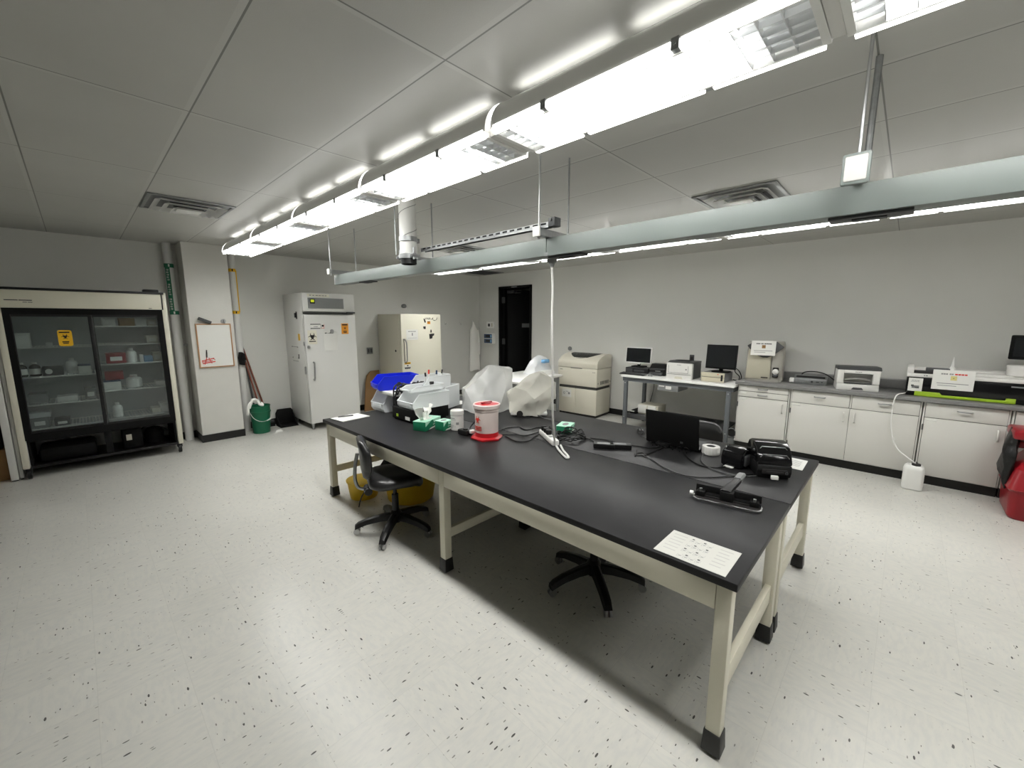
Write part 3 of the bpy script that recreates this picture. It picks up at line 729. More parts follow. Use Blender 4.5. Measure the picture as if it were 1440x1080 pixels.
# ------------------------------------------------------------------ pipes, whiteboard
t = thing('wall_pipe', 'white wall pipe with a green lettered label beside the glass cooler', 'pipe', (.93, 7.14, 0))
b = nb(); cyl(b, (0,0,0), (0,0,ZC), .05, n=28); obj('pipe', b, M['white'], t)
b = nb(); cyl(b, (0,0,1.28), (0,0,1.4), .054, n=28); cyl(b, (-.05,0,1.3), (-.05,.1,1.3), .01, n=8); obj('coupling', b, M['white'], t)
b = nb(); cyl(b, (.05,0,1.33), (.1,0,1.33), .012, n=10); obj('bracket', b, M['steel'], t)
b = nb()
for z in (1.76, 2.37): cyl(b, (0,0,z-.025), (0,0,z+.025), .0515, n=28)
rs = [[b.verts.new((.0515*math.cos(a), .0515*math.sin(a), z)) for a in [math.radians(205+i*9) for i in range(8)]] for z in (1.76, 2.37)]
for i in range(7): b.faces.new((rs[0][i], rs[0][i+1], rs[1][i+1], rs[1][i]))
o = obj('pipe_label', b, M['green_bucket'], t); o['label'] = 'green pipe label'
b = nb()
for i in range(17):
    z = 1.81+i*.0315
    if i in (5, 11): continue
    a = math.radians(238); c = Vector((.0525*math.cos(a), .0525*math.sin(a), z)); Mx = Matrix.Translation(c) @ Matrix.Rotation(a+PI/2, 4, 'Z')
    box(b, -.012, .012, -.0006, .0006, -.0095, -.005, M=Mx); box(b, -.012, .012, -.0006, .0006, .004, .0085, M=Mx)
    box(b, -.012 if i % 2 else .007, -.007 if i % 2 else .012, -.0006, .0006, -.009, .008, M=Mx)
for z in (1.76, 2.37):
    a = math.radians(262); Mx = Matrix.Translation((.0525*math.cos(a), .0525*math.sin(a), z)) @ Matrix.Rotation(a+PI/2, 4, 'Z'); box(b, -.008, .008, -.0006, .0006, -.016, .016, M=Mx)
obj('print', b, M['bright'], o)
t = thing('wall_pipe', 'white wall pipe with yellow and black bands right of the whiteboard pillar', 'pipe', (1.635, 7.13, 0))
b = nb(); cyl(b, (0,0,0), (0,0,ZC), .045, n=28); obj('pipe', b, M['white'], t)
b = nb(); cyl(b, (0,0,.86), (0,0,.94), .05, n=28); cyl(b, (-.04,-.02,.98), (.04,-.04,.98), .015, n=10); obj('coupling', b, M['white'], t)
b = nb()
for z in (1.775, 2.37): cyl(b, (0,0,z-.022), (0,0,z+.022), .0465, n=28)
box(b, .028, .046, -.032, -.02, 1.775, 2.37, .002); o = obj('pipe_label', b, M['yellow'], t); o['label'] = 'yellow pipe label'
b = nb()
for z in (1.775, 2.37):
    for a in (262,):
        a = math.radians(a); Mx = Matrix.Translation((.0475*math.cos(a), .0475*math.sin(a), z)) @ Matrix.Rotation(a+PI/2, 4, 'Z'); box(b, -.008, .008, -.0006, .0006, -.017, .017, M=Mx)
obj('print', b, M['ink'], o)
t = thing('rubber_gloves', 'black gloves hanging on the yellow banded pipe', 'gloves', (1.635, 7.075, 1.0))
b = nb(); hull(b, [(-.045,-.035,.02), (.03,-.035,.0), (.04,-.02,.1), (.02,-.04,.19), (-.04,-.03,.2), (-.05,-.01,.12), (.0,.004,.2), (0,.004,.02)]); hull(b, [(-.02,-.05,.1), (.045,-.05,.08), (.045,-.02,.17), (-.02,-.02,.2), (.01,-.055,.17)])
obj('glove', b, M['matte_black'], t)
t = thing('whiteboard', 'small wood framed whiteboard with red pen scribbles on the pillar', 'whiteboard', (1.283, 6.826, 1.32))
b = nb(); box(b, -.185, .185, -.014, -.001, -.28, .28); obj('panel', b, M['paper'], t)
b = nb()
for s in (-1, 1): box(b, s*.185, s*.2, -.02, -.001, -.295, .295, .003); box(b, -.185, .185, -.02, -.001, s*.28, s*.295, .003)
obj('frame', b, M['wood'], t)
b = nb()
for x0, z0, x1, z1, w in ((-.17,-.2,-.03,-.17,.012), (-.165,-.235,-.02,-.215,.014), (-.17,-.215,-.05,-.2,.01), (-.14,-.25,-.11,-.15,.008), (-.09,-.16,-.06,-.24,.008), (-.05,-.17,-.02,-.19,.008)):
    d = Vector((x1-x0, 0, z1-z0)); n = Vector((-d.z, 0, d.x)).normalized()*w/2
    q = [Vector((x0,-.0148,z0))+n, Vector((x0,-.0148,z0))-n, Vector((x1,-.0148,z1))-n, Vector((x1,-.0148,z1))+n]
    b.faces.new([b.verts.new(p) for p in q])
obj('scribble', b, M['red_ink'], t)
t2 = one('marker_pen', (lambda b: (cyl(b, (0,0,0), (.004,0,.07), .008, n=10), cyl(b, (.004,0,.07), (.006,0,.1), .0065, n=10), b)[2])(nb()), M['ink'], 'black marker pen held upright near the red scribbles on the whiteboard', 'marker', (1.17, 6.802, 1.165))
t = thing('whiteboard_eraser', 'dark eraser tilted above the top left corner of the whiteboard', 'eraser', (1.19, 6.828, 1.655))
Mx = Matrix.Rotation(math.radians(24), 4, 'Y')
b = nb(); box(b, -.075, .075, -.05, -.012, -.018, .022, .006, M=Mx); obj('grip', b, M['dark_grey'], t)
b = nb(); box(b, -.073, .073, -.012, .0, -.017, .021, .003, M=Mx); obj('felt', b, M['mid_grey'], t)
t = thing('wall_hook', 'small round steel hook above the top right corner of the whiteboard', 'hook', (1.405, 6.829, 1.65))
b = nb(); cyl(b, (0,0,0), (0,-.012,0), .03, n=18); obj('plate', b, M['steel'], t)
b = nb(); tube(b, [(0,-.01,0), (0,-.04,-.005), (0,-.045,.02)], .007, k=4); obj('peg', b, M['steel'], t)

# ------------------------------------------------------------------ broom corner
t = thing('bucket', 'green plastic bucket with a wire handle beside the banded pipe', 'bucket', (1.755, 6.87, 0))
b = nb(); lathe(b, [(.105,0), (.112,.006), (.13,.3), (.131,.31), (.142,.312), (.142,.33), (.134,.332), (.134,.40), (.139,.402), (.139,.414), (.130,.414), (.126,.30), (.106,.012), (.001,.012)], n=36, cap1=False); obj('pail', b, M['green_bucket'], t)
b = nb(); pts = []
for i in range(15):
    a = PI*i/14; pts.append((-.142*math.cos(a), -.06-.085*math.sin(a), .33-.14*math.sin(a)))
tube(b, [(-.142,0,.34)]+pts[1:-1]+[(.142,0,.34)], .0035, n=6, k=2); obj('bail', b, M['bright'], t)
b = nb(); cyl(b, (.04,-.148,.196), (.105,-.132,.215), .008, n=10); obj('grip', b, M['bright'], t)
t = thing('cleaning_rag', 'white rag bunched on the rim of the green bucket', 'rag', (1.66, 6.82, .415))
b = nb(); tube(b, [(-.05,.0,-.02), (-.03,-.02,.05), (.0,-.01,.1), (.05,-.03,.09), (.07,-.05,.03), (.11,-.05,.01), (.1,-.03,.05)], .018, n=8); tube(b, [(-.07,.03,-.12), (-.06,.0,0), (0,.02,.07), (.05,.0,.05)], .02, n=8)
obj('cloth', b, M['cloth'], t)
def stick(x0, y0, x1, y1, h, lab, head, mm='handle_wood'):
    t = thing('broom' if head == 'broom' else 'mop', lab, 'broom' if head == 'broom' else 'mop', (x0, y0, 0))
    b = nb(); cyl(b, (0,0,.05), (x1-x0,y1-y0,h), .0125, n=12); obj('pole', b, M[mm], t)
    if head == 'broom':
        b = nb(); box(b, -.06, .06, -.02, .02, .06, .1, .006); obj('head', b, M['dark_grey'], t)
        b = nb(); prism(b, [(-.06,.062), (.06,.062), (.07,0), (-.07,0)], 'y', -.018, .018); obj('bristles', b, M['black'], t)
    else:
        b = nb(); hull(b, [(-.06,-.04,0), (.06,-.04,0), (.05,.04,0), (-.06,.04,0), (.03,0,.14), (-.03,0,.14)]); obj('head', b, M['cloth'], t)
    return t
stick(1.95, 7.15, 1.70, 7.225, 1.24, 'broom with a red brown handle leaning right of the banded pipe', 'broom')
stick(1.86, 7.06, 1.695, 7.22, 1.12, 'mop with a brown handle leaning behind the green bucket', 'mop')
stick(1.785, 7.16, 1.685, 7.222, 1.34, 'broom with a thin dark pole leaning closest to the banded pipe', 'broom', 'dark_grey')
t = thing('dust_pan', 'black upright dust pan on the floor between green bucket and white freezer', 'dust pan', (2.16, 7.05, 0))
b = nb(); prism(b, [(-.13,0), (.13,0), (.13,.22), (.1,.26), (-.1,.26), (-.13,.2)], 'y', .07, .09, .006); box(b, -.13, .13, -.14, .075, 0, .018, .005); prism(b, [(-.14,0), (.08,0), (.08,.2)], 'x', -.13, -.115); prism(b, [(-.14,0), (.08,0), (.08,.2)], 'x', .115, .13)
obj('pan', b, M['matte_black'], t)
t = one('crumpled_tissue', (lambda b: (hull(b, [(-.06,-.03,0), (.06,-.02,0), (.05,.05,0), (-.04,.05,0), (-.03,0,.025), (.03,.02,.03)]), hull(b, [(-.09,-.1,0), (-.05,-.11,0), (-.06,-.06,.012), (-.1,-.07,0)]), b)[2])(nb()), M['paper'], 'crumpled white tissue on the floor beside the green bucket', 'tissue', (1.94, 6.72, 0))

# ------------------------------------------------------------------ white upright freezer
FXC, FY = 2.692, 6.40
t = thing('upright_freezer', 'tall white upright freezer with biohazard sign and grey header display', 'freezer', (FXC, FY, 0))
w = .388
b = nb(); box(b, -w, w, .06, .82, .1, 2.06, .006); box(b, -w, w, -.0, .06, 1.79, 2.06, .006); obj('cabinet', b, M['white'], t)
b = nb(); box(b, -w, w, -.012, .048, .105, 1.745, .012); d_ = obj('door', b, M['white'], t)
b = nb(); box(b, -w+.012, w-.012, .046, .062, .115, 1.735); box(b, -w+.01, w-.03, .0, .05, 1.755, 1.778); obj('gasket', b, M['gap'], t)
b = nb(); box(b, -.315, .215, -.006, .0, 1.835, 1.99, .003); hp = obj('control_panel', b, M['mid_grey'], t)
b = nb(); box(b, -.287, -.215, -.009, -.006, 1.905, 1.972, .002); obj('display_bezel', b, M['black'], hp)
b = nb(); box(b, -.275, -.228, -.011, -.009, 1.925, 1.962); obj('display', b, M['lcd'], hp)
b = nb(); box(b, -.32, -.0, -.003, .0, 2.005, 2.045, .001); o = obj('name_strip', b, M['cream'], t)
b = nb(); bars(b, -.29, -.02, 2.025, .012, -.0032, 6, .3); obj('name_print', b, M['grey_ink'], o)
b = nb(); box(b, .25, w-.005, -.03, 0, 1.765, 1.79, .006); obj('door_hinge', b, M['dark_grey'], t)
b = nb(); tube(b, [(-.30,-.012,1.04), (-.30,-.05,1.03), (-.305,-.055,.93), (-.31,-.05,.79), (-.31,-.012,.78)], .012, n=10, k=5); obj('handle', b, M['steel'], d_)
b = nb(); cyl(b, (-.355,-.012,1.27), (-.355,-.03,1.27), .022, n=18); obj('lock', b, M['steel'], d_)
b = nb(); box(b, -w-.02, -w+.004, .03, .075, .86, .98, .008); box(b, -w-.015, -w+.004, .02, .07, 1.29, 1.35, .006); obj('latch', b, M['steel'], d_)
b = nb(); box(b, -.355, -.225, -.0145, -.012, 1.31, 1.515); sg = obj('biohazard_sign', b, M['cream'], d_); sg['label'] = 'yellow biohazard sign'
b = nb(); trefoil(b, -.29, 1.42, .064, -.0147); bars(b, -.34, -.24, 1.352, .014, -.0147, 1, .04); obj('print', b, M['ink'], sg)
b = nb(); box(b, -.312, -.105, -.0145, -.012, 1.535, 1.61); sg = obj('notice_strip', b, M['paper'], d_)
b = nb(); bars(b, -.308, -.16, 1.603, .012, -.0147, 1, .03); bars(b, -.308, -.16, 1.542, .012, -.0147, 1, .03); bars(b, -.26, -.2, 1.565, .008, -.0147, 3, .2); box(b, -.158, -.152, -.0153, -.0147, 1.538, 1.607); obj('print', b, M['dark_grey'], sg)
b = nb(); prism(b, [(-.128+.016*math.cos(2*PI*i/20), 1.58+.016*math.sin(2*PI*i/20)) for i in range(20)], 'y', -.0155, -.0147); obj('dot', b, M['ink'], sg)
b = nb(); bars(b, -.15, -.107, 1.545, .006, -.0147, 1, .02); box(b, -.111, -.107, -.0153, -.0147, 1.54, 1.605); obj('red_print', b, M['red_ink'], sg)
b = nb(); box(b, .155, .265, -.0145, -.012, 1.45, 1.612); sg = obj('biohazard_sticker', b, M['orange'], d_); sg['label'] = 'orange biohazard sticker'
b = nb(); bars(b, .165, .255, 1.592, .02, -.0147, 1, .05); trefoil(b, .21, 1.54, .02, -.0147); bars(b, .18, .24, 1.49, .012, -.0147, 1, .05); bars(b, .185, .235, 1.473, .01, -.0147, 1, .05); obj('print', b, M['ink'], sg)
b = nb(); box(b, -w-.006, -w, .25, .3, 1.68, 1.79, .004); box(b, -w-.03, -w-.006, .255, .295, 1.7, 1.77, .006); obj('probe_socket', b, M['black'], t)
b = nb(); box(b, -w-.003, -w, .2, .27, 1.36, 1.46); obj('caution_sticker', b, M['yellow'], t)
b = nb(); box(b, -w-.003, -w, .27, .33, 1.03, 1.2); sg = obj('side_sticker', b, M['paper'], t)
b = nb(); box(b, -w-.004, -w-.003, .28, .315, 1.08, 1.15); obj('side_print', b, M['ink'], sg)
b = nb(); box(b, -w-.005, -w, .32, .55, 1.255, 1.262); box(b, -w-.005, -w, .32, .55, 1.035, 1.042)
for y in (.32, .55):
    for z in (1.258, 1.09): cyl(b, (-w,y,z), (-w-.008,y,z), .009, n=8)
obj('side_wire', b, M['grey_ink'], t)
for x in (-w+.06, w-.06):
    for y in (.1, .75):
        b = nb(); lathe(b, [(.026,.1), (.026,.085), (.016,.03), (.016,0)], c=(x,y,0), n=14); obj('foot', b, M['steel'], t)
def sheet(name, lab, cat, loc, rz, w, h, mm='paper', rows=(), tilt=0., curl=0., grp=None, extra=None):
    """paper sheet facing local -y, hung by its top edge"""
    t = thing(name, lab, cat, loc, rz, grp); b = nb(); n = 8; A, B_ = [], []
    for i in range(n+1):
        v = -h*i/n; yo = -curl*(i/n)**2-tilt*(i/n)
        A.append([b.verts.new((x, yo-.0006, v)) for x in (-w/2, w/2)]); B_.append([b.verts.new((x, yo+.0004, v)) for x in (-w/2, w/2)])
    for i in range(n):
        b.faces.new((A[i][0], A[i][1], A[i+1][1], A[i+1][0])); b.faces.new((B_[i][0], B_[i+1][0], B_[i+1][1], B_[i][1]))
        for j in (0, 1): b.faces.new((A[i][j], A[i+1][j], B_[i+1][j], B_[i][j]))
    b.faces.new((A[0][0], B_[0][0], B_[0][1], A[0][1])); b.faces.new((A[n][0], A[n][1], B_[n][1], B_[n][0]))
    obj('sheet', b, M[mm], t)
    ty = lambda v: -curl*(-v/h)**2-tilt*(-v/h)
    for nm, m_, items in rows:
        b = nb()
        for (x0, x1, v, hh, k) in items:
            y = ty(v)-.0012; wd = (x1-x0)/k; x = x0
            for i in range(k):
                ww = wd*(.86 if k > 1 else 1); dz = hh/2; y0 = ty(v+dz)-.0014; y1 = ty(v-dz)-.0014
                q = [(x,y1,v-dz), (x+ww,y1,v-dz), (x+ww,y0,v+dz), (x,y0,v+dz)]
                b.faces.new([b.verts.new(p) for p in q]); x += wd
        obj(nm, b, M[m_], t, sm=False)
    return t
sheet('log_sheet', 'blank white log sheet hanging on the white freezer door', 'paper', (FXC-.026, FY-.0145, 1.49), 0, .2, .285, rows=[('print', 'dark_grey', [(-.08,-.05,-.02,.014,1), (-.04,.05,-.024,.006,4), (-.01,.03,-.018,.008,1)])], curl=.006)
t = one('magnet_clip', (lambda b: (cyl(b, (0,0,0), (0,-.02,0), .022, n=14), box(b, -.025, .025, -.014, -.0, -.035, -.01, .004), b)[2])(nb()), M['steel'], 'steel magnet clip holding the log sheet on the white freezer door', 'magnet clip', (FXC+.0, FY-.0165, 1.505))

# ------------------------------------------------------------------ cream freezer
t = thing('upright_freezer', 'cream upright freezer with a long vertical bar handle', 'freezer', (4.335, 6.41, 0))
w = .425
b = nb(); box(b, -w, w, .055, .8, .08, 1.77, .006); obj('cabinet', b, M['beige'], t)
b = nb(); box(b, -w, w, 0, .048, .09, 1.772, .008); d_ = obj('door', b, M['cream'], t)
b = nb(); box(b, -w+.01, w-.01, .046, .057, .1, 1.76); obj('gasket', b, M['gap'], t)
b = nb(); tube(b, [(-.385,0,1.33), (-.385,-.05,1.325), (-.36,-.058,1.25), (-.358,-.058,1.0), (-.365,-.05,.935), (-.375,0,.925)], .011, n=10, k=5); obj('handle', b, M['steel'], d_)
b = nb(); tube(b, [(-.385,-.012,1.32), (-.385,-.02,1.2), (-.385,-.02,1.0), (-.38,-.012,.94)], .006, n=8, k=4); obj('handle_rail', b, M['dark_grey'], d_)
text('logo_lettering', 'VWR', .055, M['ink'], d_, (.14,-.001,1.69))
b = nb(); prism(b, [(.215,1.675), (.25,1.712), (.262,1.71), (.235,1.675)], 'y', -.0015, 0); tube(b, [(.255,-.001,1.672), (.29,-.001,1.662), (.33,-.001,1.675), (.345,-.001,1.712)], .0035, n=6, k=4); obj('logo_mark', b, M['ink'], d_)
b = nb(); box(b, .125, .19, -.0025, 0, 1.595, 1.645); o = obj('orange_sticker', b, M['orange'], d_)
b = nb(); bars(b, .132, .182, 1.635, .01, -.0027, 1, .05); trefoil(b, .157, 1.612, .012, -.0027); obj('print', b, M['ink'], o)
b = nb(); box(b, -.385, -.255, -.0025, 0, .8, .925); o = obj('caution_sign', b, M['paper'], d_)
b = nb(); box(b, -.383, -.257, -.0031, -.0025, .885, .923); obj('sign_band', b, M['yellow'], o)
b = nb(); bars(b, -.37, -.27, .904, .014, -.0034, 1, .05); bars(b, -.335, -.305, .862, .02, -.0027, 1, .05); bars(b, -.38, -.26, .825, .02, -.0027, 4, .15); bars(b, -.375, -.265, .808, .012, -.0027, 3, .15); obj('print', b, M['ink'], o)
for pts in (((.045,1.69), (.07,1.69), (.095,1.625), (.07,1.62)), ((.03,1.55), (.085,1.555), (.085,1.505), (.045,1.505))):
    pts2 = [(x+.0, z) for x, z in pts]
    b = nb(); prism(b, pts2, 'y', -.006, 0, .001); obj('magnet', b, M['ink'], d_)
b = nb(); prism(b, [(.16,1.41), (.27,1.42), (.265,1.385), (.23,1.37), (.225,1.33), (.165,1.32)], 'y', -.006, 0, .001); prism(b, [(.195,1.49), (.21,1.49), (.215,1.44), (.19,1.44)], 'y', -.005, 0); obj('magnet', b, M['ink'], d_)
b = nb(); cyl(b, (-w,.2,1.12), (-w-.006,.2,1.12), .02, n=12); obj('side_port', b, M['ink'], t)
for x in (-w+.06, w-.06):
    for y in (.1, .72): b = nb(); cyl(b, (x,y,0), (x,y,.085), .025, n=14); obj('foot', b, M['black'], t)
sheet('freezer_notice', 'pale printed notice sheet on the cream freezer door', 'paper', (4.335-.205, 6.409, 1.5), 0, .24, .185, mm='paper', rows=[('print', 'grey_ink', [(-.08,.08,-.035,.014,6), (-.01,.015,-.085,.05,1), (-.09,.09,-.15,.004,1)])])
t = thing('wall_outlet', 'grey wall outlet between the two freezers', 'outlet', (3.74, YF-.001, 1.1))
b = nb(); box(b, -.06, .06, -.007, 0, -.06, .06, .003); obj('plate', b, M['mid_grey'], t)
b = nb()
for s in (-1, 1): box(b, s*.028-.018, s*.028+.018, -.01, -.006, -.035, .035, .004)
obj('socket', b, M['dark_grey'], t)
t = thing('wall_sensor', 'small round grey sensor on the wall above the cream freezer', 'sensor', (4.5, YF-.001, 1.94))
b = nb(); lathe(b, [(.05,0), (.05,.02), (.035,.04), (.001,.045)], n=20)
for v in b.verts: v.co = Vector((v.co.x*1.1, -v.co.z, v.co.y*.8))
obj('housing', b, M['mid_grey'], t)
b = nb(); box(b, -.07, .07, -.004, 0, -.055, -.03, .002); obj('plate', b, M['fixture'], t)
b = nb(); prism(b, [(-.2,0), (.17,0), (.19,.74), (.02,.735), (-.07,.66), (-.11,.52)], 'y', 0, .02, .004)
t = one('wood_board', b, M['kraft'], 'brown board leaning on the wall beside the cream freezer, partly behind it', 'board', (3.7, 7.09, 0)); t.rotation_euler = (math.radians(-9), 0, 0)
# hooks, lab coat, dispensers
for x, lab in ((5.5, 'small white coat hook on the far wall, farther from the lab coat'), (5.92, 'small white coat hook on the far wall, next to the lab coat')):
    t = thing('coat_hook', lab, 'hook', (x, YF-.001, 1.6), 0, 'coat hooks on the far wall')
    b = nb(); box(b, -.014, .014, -.006, 0, -.035, .035, .003); obj('plate', b, M['bright'], t)
    b = nb(); tube(b, [(0,-.005,-.01), (0,-.035,-.02), (0,-.045,.01)], .006, k=4); obj('peg', b, M['bright'], t)
t = thing('lab_coat', 'white lab coat hanging on the far wall left of the glove dispenser', 'lab coat', (6.27, YF-.02, .52))
b = nb(); secs = [(0,-.13,.19,.05), (.25,-.125,.165,.055), (.55,-.105,.135,.06), (.8,-.105,.125,.055), (.92,-.10,.11,.05), (1.0,-.05,.06,.035), (1.06,-.022,.025,.02), (1.11,-.006,.006,.008)]
rs = []
for z, x0, x1, d in secs:
    row = []
    n = 28
    for i in range(n):
        a = 2*PI*i/n; cx_, hw = (x0+x1)/2, (x1-x0)/2
        fold = 1+.14*math.sin(a*7+z*2)*(1-z/1.2) if math.sin(a) < 0 else 1
        row.append(b.verts.new((cx_+hw*math.cos(a), -.03+d*math.sin(a)*fold*.9, z+.02*math.sin(3*a)*(z < .1))))
    rs.append(row)
skin(b, rs); obj('body', b, M['cloth'], t, ang=70)
b = nb(); tube(b, [(.1,-.045,.92), (.13,-.05,.75), (.135,-.055,.5), (.125,-.055,.36)], .03, n=10); obj('sleeve', b, M['cloth'], t, ang=70)
b = nb(); box(b, -.06, .0, -.088, -.082, .34, .44, .002); obj('pocket', b, M['cloth'], t)
b = nb(); box(b, -.02, .02, -.006, .018, 1.06, 1.14, .003); obj('hook', b, M['bright'], t)
t = thing('glove_dispenser', 'wall rack of blue glove boxes beside the black door', 'dispenser', (XR-.001, 6.86, 1.14), -PI/2)
b = nb(); box(b, -.14, .14, -.1, 0, 0, .23, .004); obj('rack', b, M['fixture'], t)
for z in (.012, .12):
    b = nb(); box(b, -.13, .13, -.103, -.09, z, z+.098, .003); o = obj('glove_box', b, M['navy'], t)
    b = nb(); prism(b, rrect(-.07, .07, z+.03, z+.075, .02), 'y', -.1045, -.103); obj('opening', b, M['ink'], o)
    b = nb(); box(b, .08, .12, -.1045, -.103, z+.02, z+.08); obj('panel_mark', b, M['pencil_blue'], o)
t = thing('thermostat', 'pale wall thermostat above the blue glove boxes', 'thermostat', (XR-.001, 6.86, 1.49), -PI/2)
b = nb(); box(b, -.12, .12, -.03, 0, 0, .14, .006); obj('housing', b, M['fixture'], t)
b = nb(); box(b, -.07, -.005, -.033, -.029, .035, .1, .004); obj('dial', b, M['dark_grey'], t)
b = nb(); box(b, .03, .08, -.033, -.029, .03, .11, .003); obj('cover', b, M['beige'], t)
# ------------------------------------------------------------------ side table and bag
t = thing('side_table', 'small grey side table with a white bag on it, left of the beige analyzer', 'table', (5.05, 4.68, 0), .06)
b = nb(); box(b, -.6, .6, -.5, .35, .71, .745, .004); obj('tabletop', b, M['fixture'], t)
b = nb(); box(b, -.55, .55, -.45, -.42, .62, .709, .002); box(b, -.55, -.52, -.42, .3, .62, .709, .002); box(b, .52, .55, -.42, .3, .62, .709, .002); obj('apron', b, M['mid_grey'], t)
for x in (-.54, .54):
    for y in (-.44, .29): b = nb(); box(b, x-.02, x+.02, y-.02, y+.02, 0, .71, .003); obj('leg', b, M['mid_grey'], t)
b = nb(); box(b, -.4, .4, .05, .28, .28, .3); obj('lower_shelf', b, M['dark_grey'], t)
one('storage_tote', (lambda b: (box(b, -.25, .25, -.15, .15, 0, .3, .02), b)[1])(nb()), M['matte_black'], 'black tote on the lower shelf of the grey side table', 'tote', (5.0, 4.84, .30))
def blob(b, pts, sub=2, amp=.01, seed=1, fr=9):
    hull(b, pts); bmesh.ops.triangulate(b, faces=b.faces[:])
    bmesh.ops.subdivide_edges(b, edges=b.edges[:], cuts=sub, use_grid_fill=True)
    from mathutils import noise
    b.normal_update()
    for v in b.verts:
        n = noise.noise(v.co*fr+Vector((seed*3.1, 0, 0))); r = 1-abs(noise.noise(v.co*fr*.6+Vector((0, seed*7., 2))))*2.2
        v.co += v.normal*(amp*n+amp*.8*r)
t = thing('plastic_bag', 'white plastic bag of supplies standing on the grey side table', 'bag', (5.5, 4.62, .747))
b = nb(); blob(b, [(-.24,-.15,0), (.28,-.15,0), (.28,.14,0), (-.24,.14,0), (-.18,-.06,.2), (.22,-.05,.24), (-.14,0,.27), (-.02,.0,.30), (.12,.03,.29), (.22,.02,.27), (.26,0,.12), (-.22,0,.08)], 3, .018, 2, 11); obj('bag', b, M['white_bag'], t, ang=80)
b = nb(); box(b, -.04, .1, -.175, -.1, .19, .25, .01); obj('blue_pack', b, M['pencil_blue'], t)
b = nb(); hull(b, [(-.24,-.26,.0), (.12,-.26,0), (.12,-.16,0), (-.24,-.16,0), (-.2,-.23,.07), (.1,-.23,.07), (.1,-.18,.07), (-.2,-.18,.07)]); obj('towel_roll', b, M['paper'], t)

# ------------------------------------------------------------------ beige floor analyzer
t = thing('floor_analyzer', 'beige floor standing analyzer with smoked lid window against the wall', 'analyzer', (5.925, 4.09, 0), -PI/2+.06)
hw = .385
b = nb(); box(b, -hw+.02, hw-.02, .02, .5, 0, .045); obj('plinth', b, M['ink'], t)
b = nb(); box(b, -hw, -.035, 0, .5, .045, .485, .006); box(b, -hw+.01, hw-.01, .01, .5, .05, .48); obj('lower_cabinet', b, M['beige'], t)
b = nb(); box(b, -.032, hw, -.001, .5, .045, .485, .006); obj('cabinet_door', b, M['beige'], t)
b = nb(); box(b, -hw+.015, hw-.015, .015, .49, .48, .535); obj('shadow_gap', b, M['gap'], t)
b = nb(); box(b, -hw-.01, hw+.005, -.005, .51, .533, .845, .012); obj('upper_body', b, M['beige'], t)
prof = [(-.005,.85), (-.005,.93), (.004,.962), (.03,.985), (.09,1.02), (.17,1.052), (.26,1.075), (.36,1.086), (.44,1.08), (.51,1.06), (.51,.85)]
b = nb(); prism(b, prof, 'x', -hw-.01, hw+.005, .006); ld = obj('lid', b, M['beige'], t)
b = nb(); top = [(.06,1.003), (.13,1.0365), (.21,1.064), (.30,1.081), (.38,1.086)]
def onroof(y):
    for (a, za), (c, zc) in zip(top, top[1:]):
        if y <= c: return za+(zc-za)*(y-a)/(c-a)+.0022
    return top[-1][1]+.0022
NX = 15; cols = []
for i in range(NX):
    u = -1+2*i/(NX-1); y0 = .075+.19*abs(u)**2.6; y1 = .37
    cols.append([b.verts.new((.0+.29*u*(1-.12*(1-j/6)*0), y0+(y1-y0)*j/6, onroof(y0+(y1-y0)*j/6))) for j in range(7)])
for i in range(NX-1):
    for j in range(6): b.faces.new((cols[i][j], cols[i+1][j], cols[i+1][j+1], cols[i][j+1]))
bmesh.ops.solidify(b, geom=b.faces[:], thickness=.002)
obj('window', b, M['smoke'], ld)
b = nb(); box(b, -.13, .1, -.009, -.004, .838, .848, .002); obj('lid_grip', b, M['dark_grey'], t)
b = nb(); bars(b, -.35, -.29, .806, .01, -.0055, 3, .2); bars(b, .3, .36, .79, .008, -.0055, 3, .2); obj('brand_print', b, M['dark_grey'], t)
b = nb(); box(b, -.3, -.11, -.0035, 0, .315, .455); sg = obj('notice_label', b, M['paper'], t)
b = nb(); prism(b, [(-.255+.022*math.cos(2*PI*i/16), .385+.022*math.sin(2*PI*i/16)) for i in range(16)]+[(-.255+.014*math.cos(-2*PI*i/16), .385+.014*math.sin(-2*PI*i/16)) for i in range(16)], 'y', -.0042, -.0035); prism(b, [(-.155+.022*math.cos(2*PI*i/16), .385+.022*math.sin(2*PI*i/16)) for i in range(16)], 'y', -.0042, -.0035); bars(b, -.22, -.17, .415, .008, -.0035, 1, .1); obj('print', b, M['grey_ink'], sg)
b = nb()
for i in range(9): box(b, hw+.004, hw+.0065, .12+i*.034, .138+i*.034, .575, .635, .002)
for y in (.04, .47): cyl(b, (hw+.003,y,.6), (hw+.007,y,.6), .01, n=10)
obj('side_vent', b, M['gap'], t)
t = one('wall_stud_box', (lambda b: (cyl(b, (0,0,0), (0,-.02,0), .04, n=16), b)[1])(nb()), M['mid_grey'], 'small grey round cover on the wall above the beige analyzer', 'wall cover', (XR-.001, 4.66, 1.13), -PI/2)

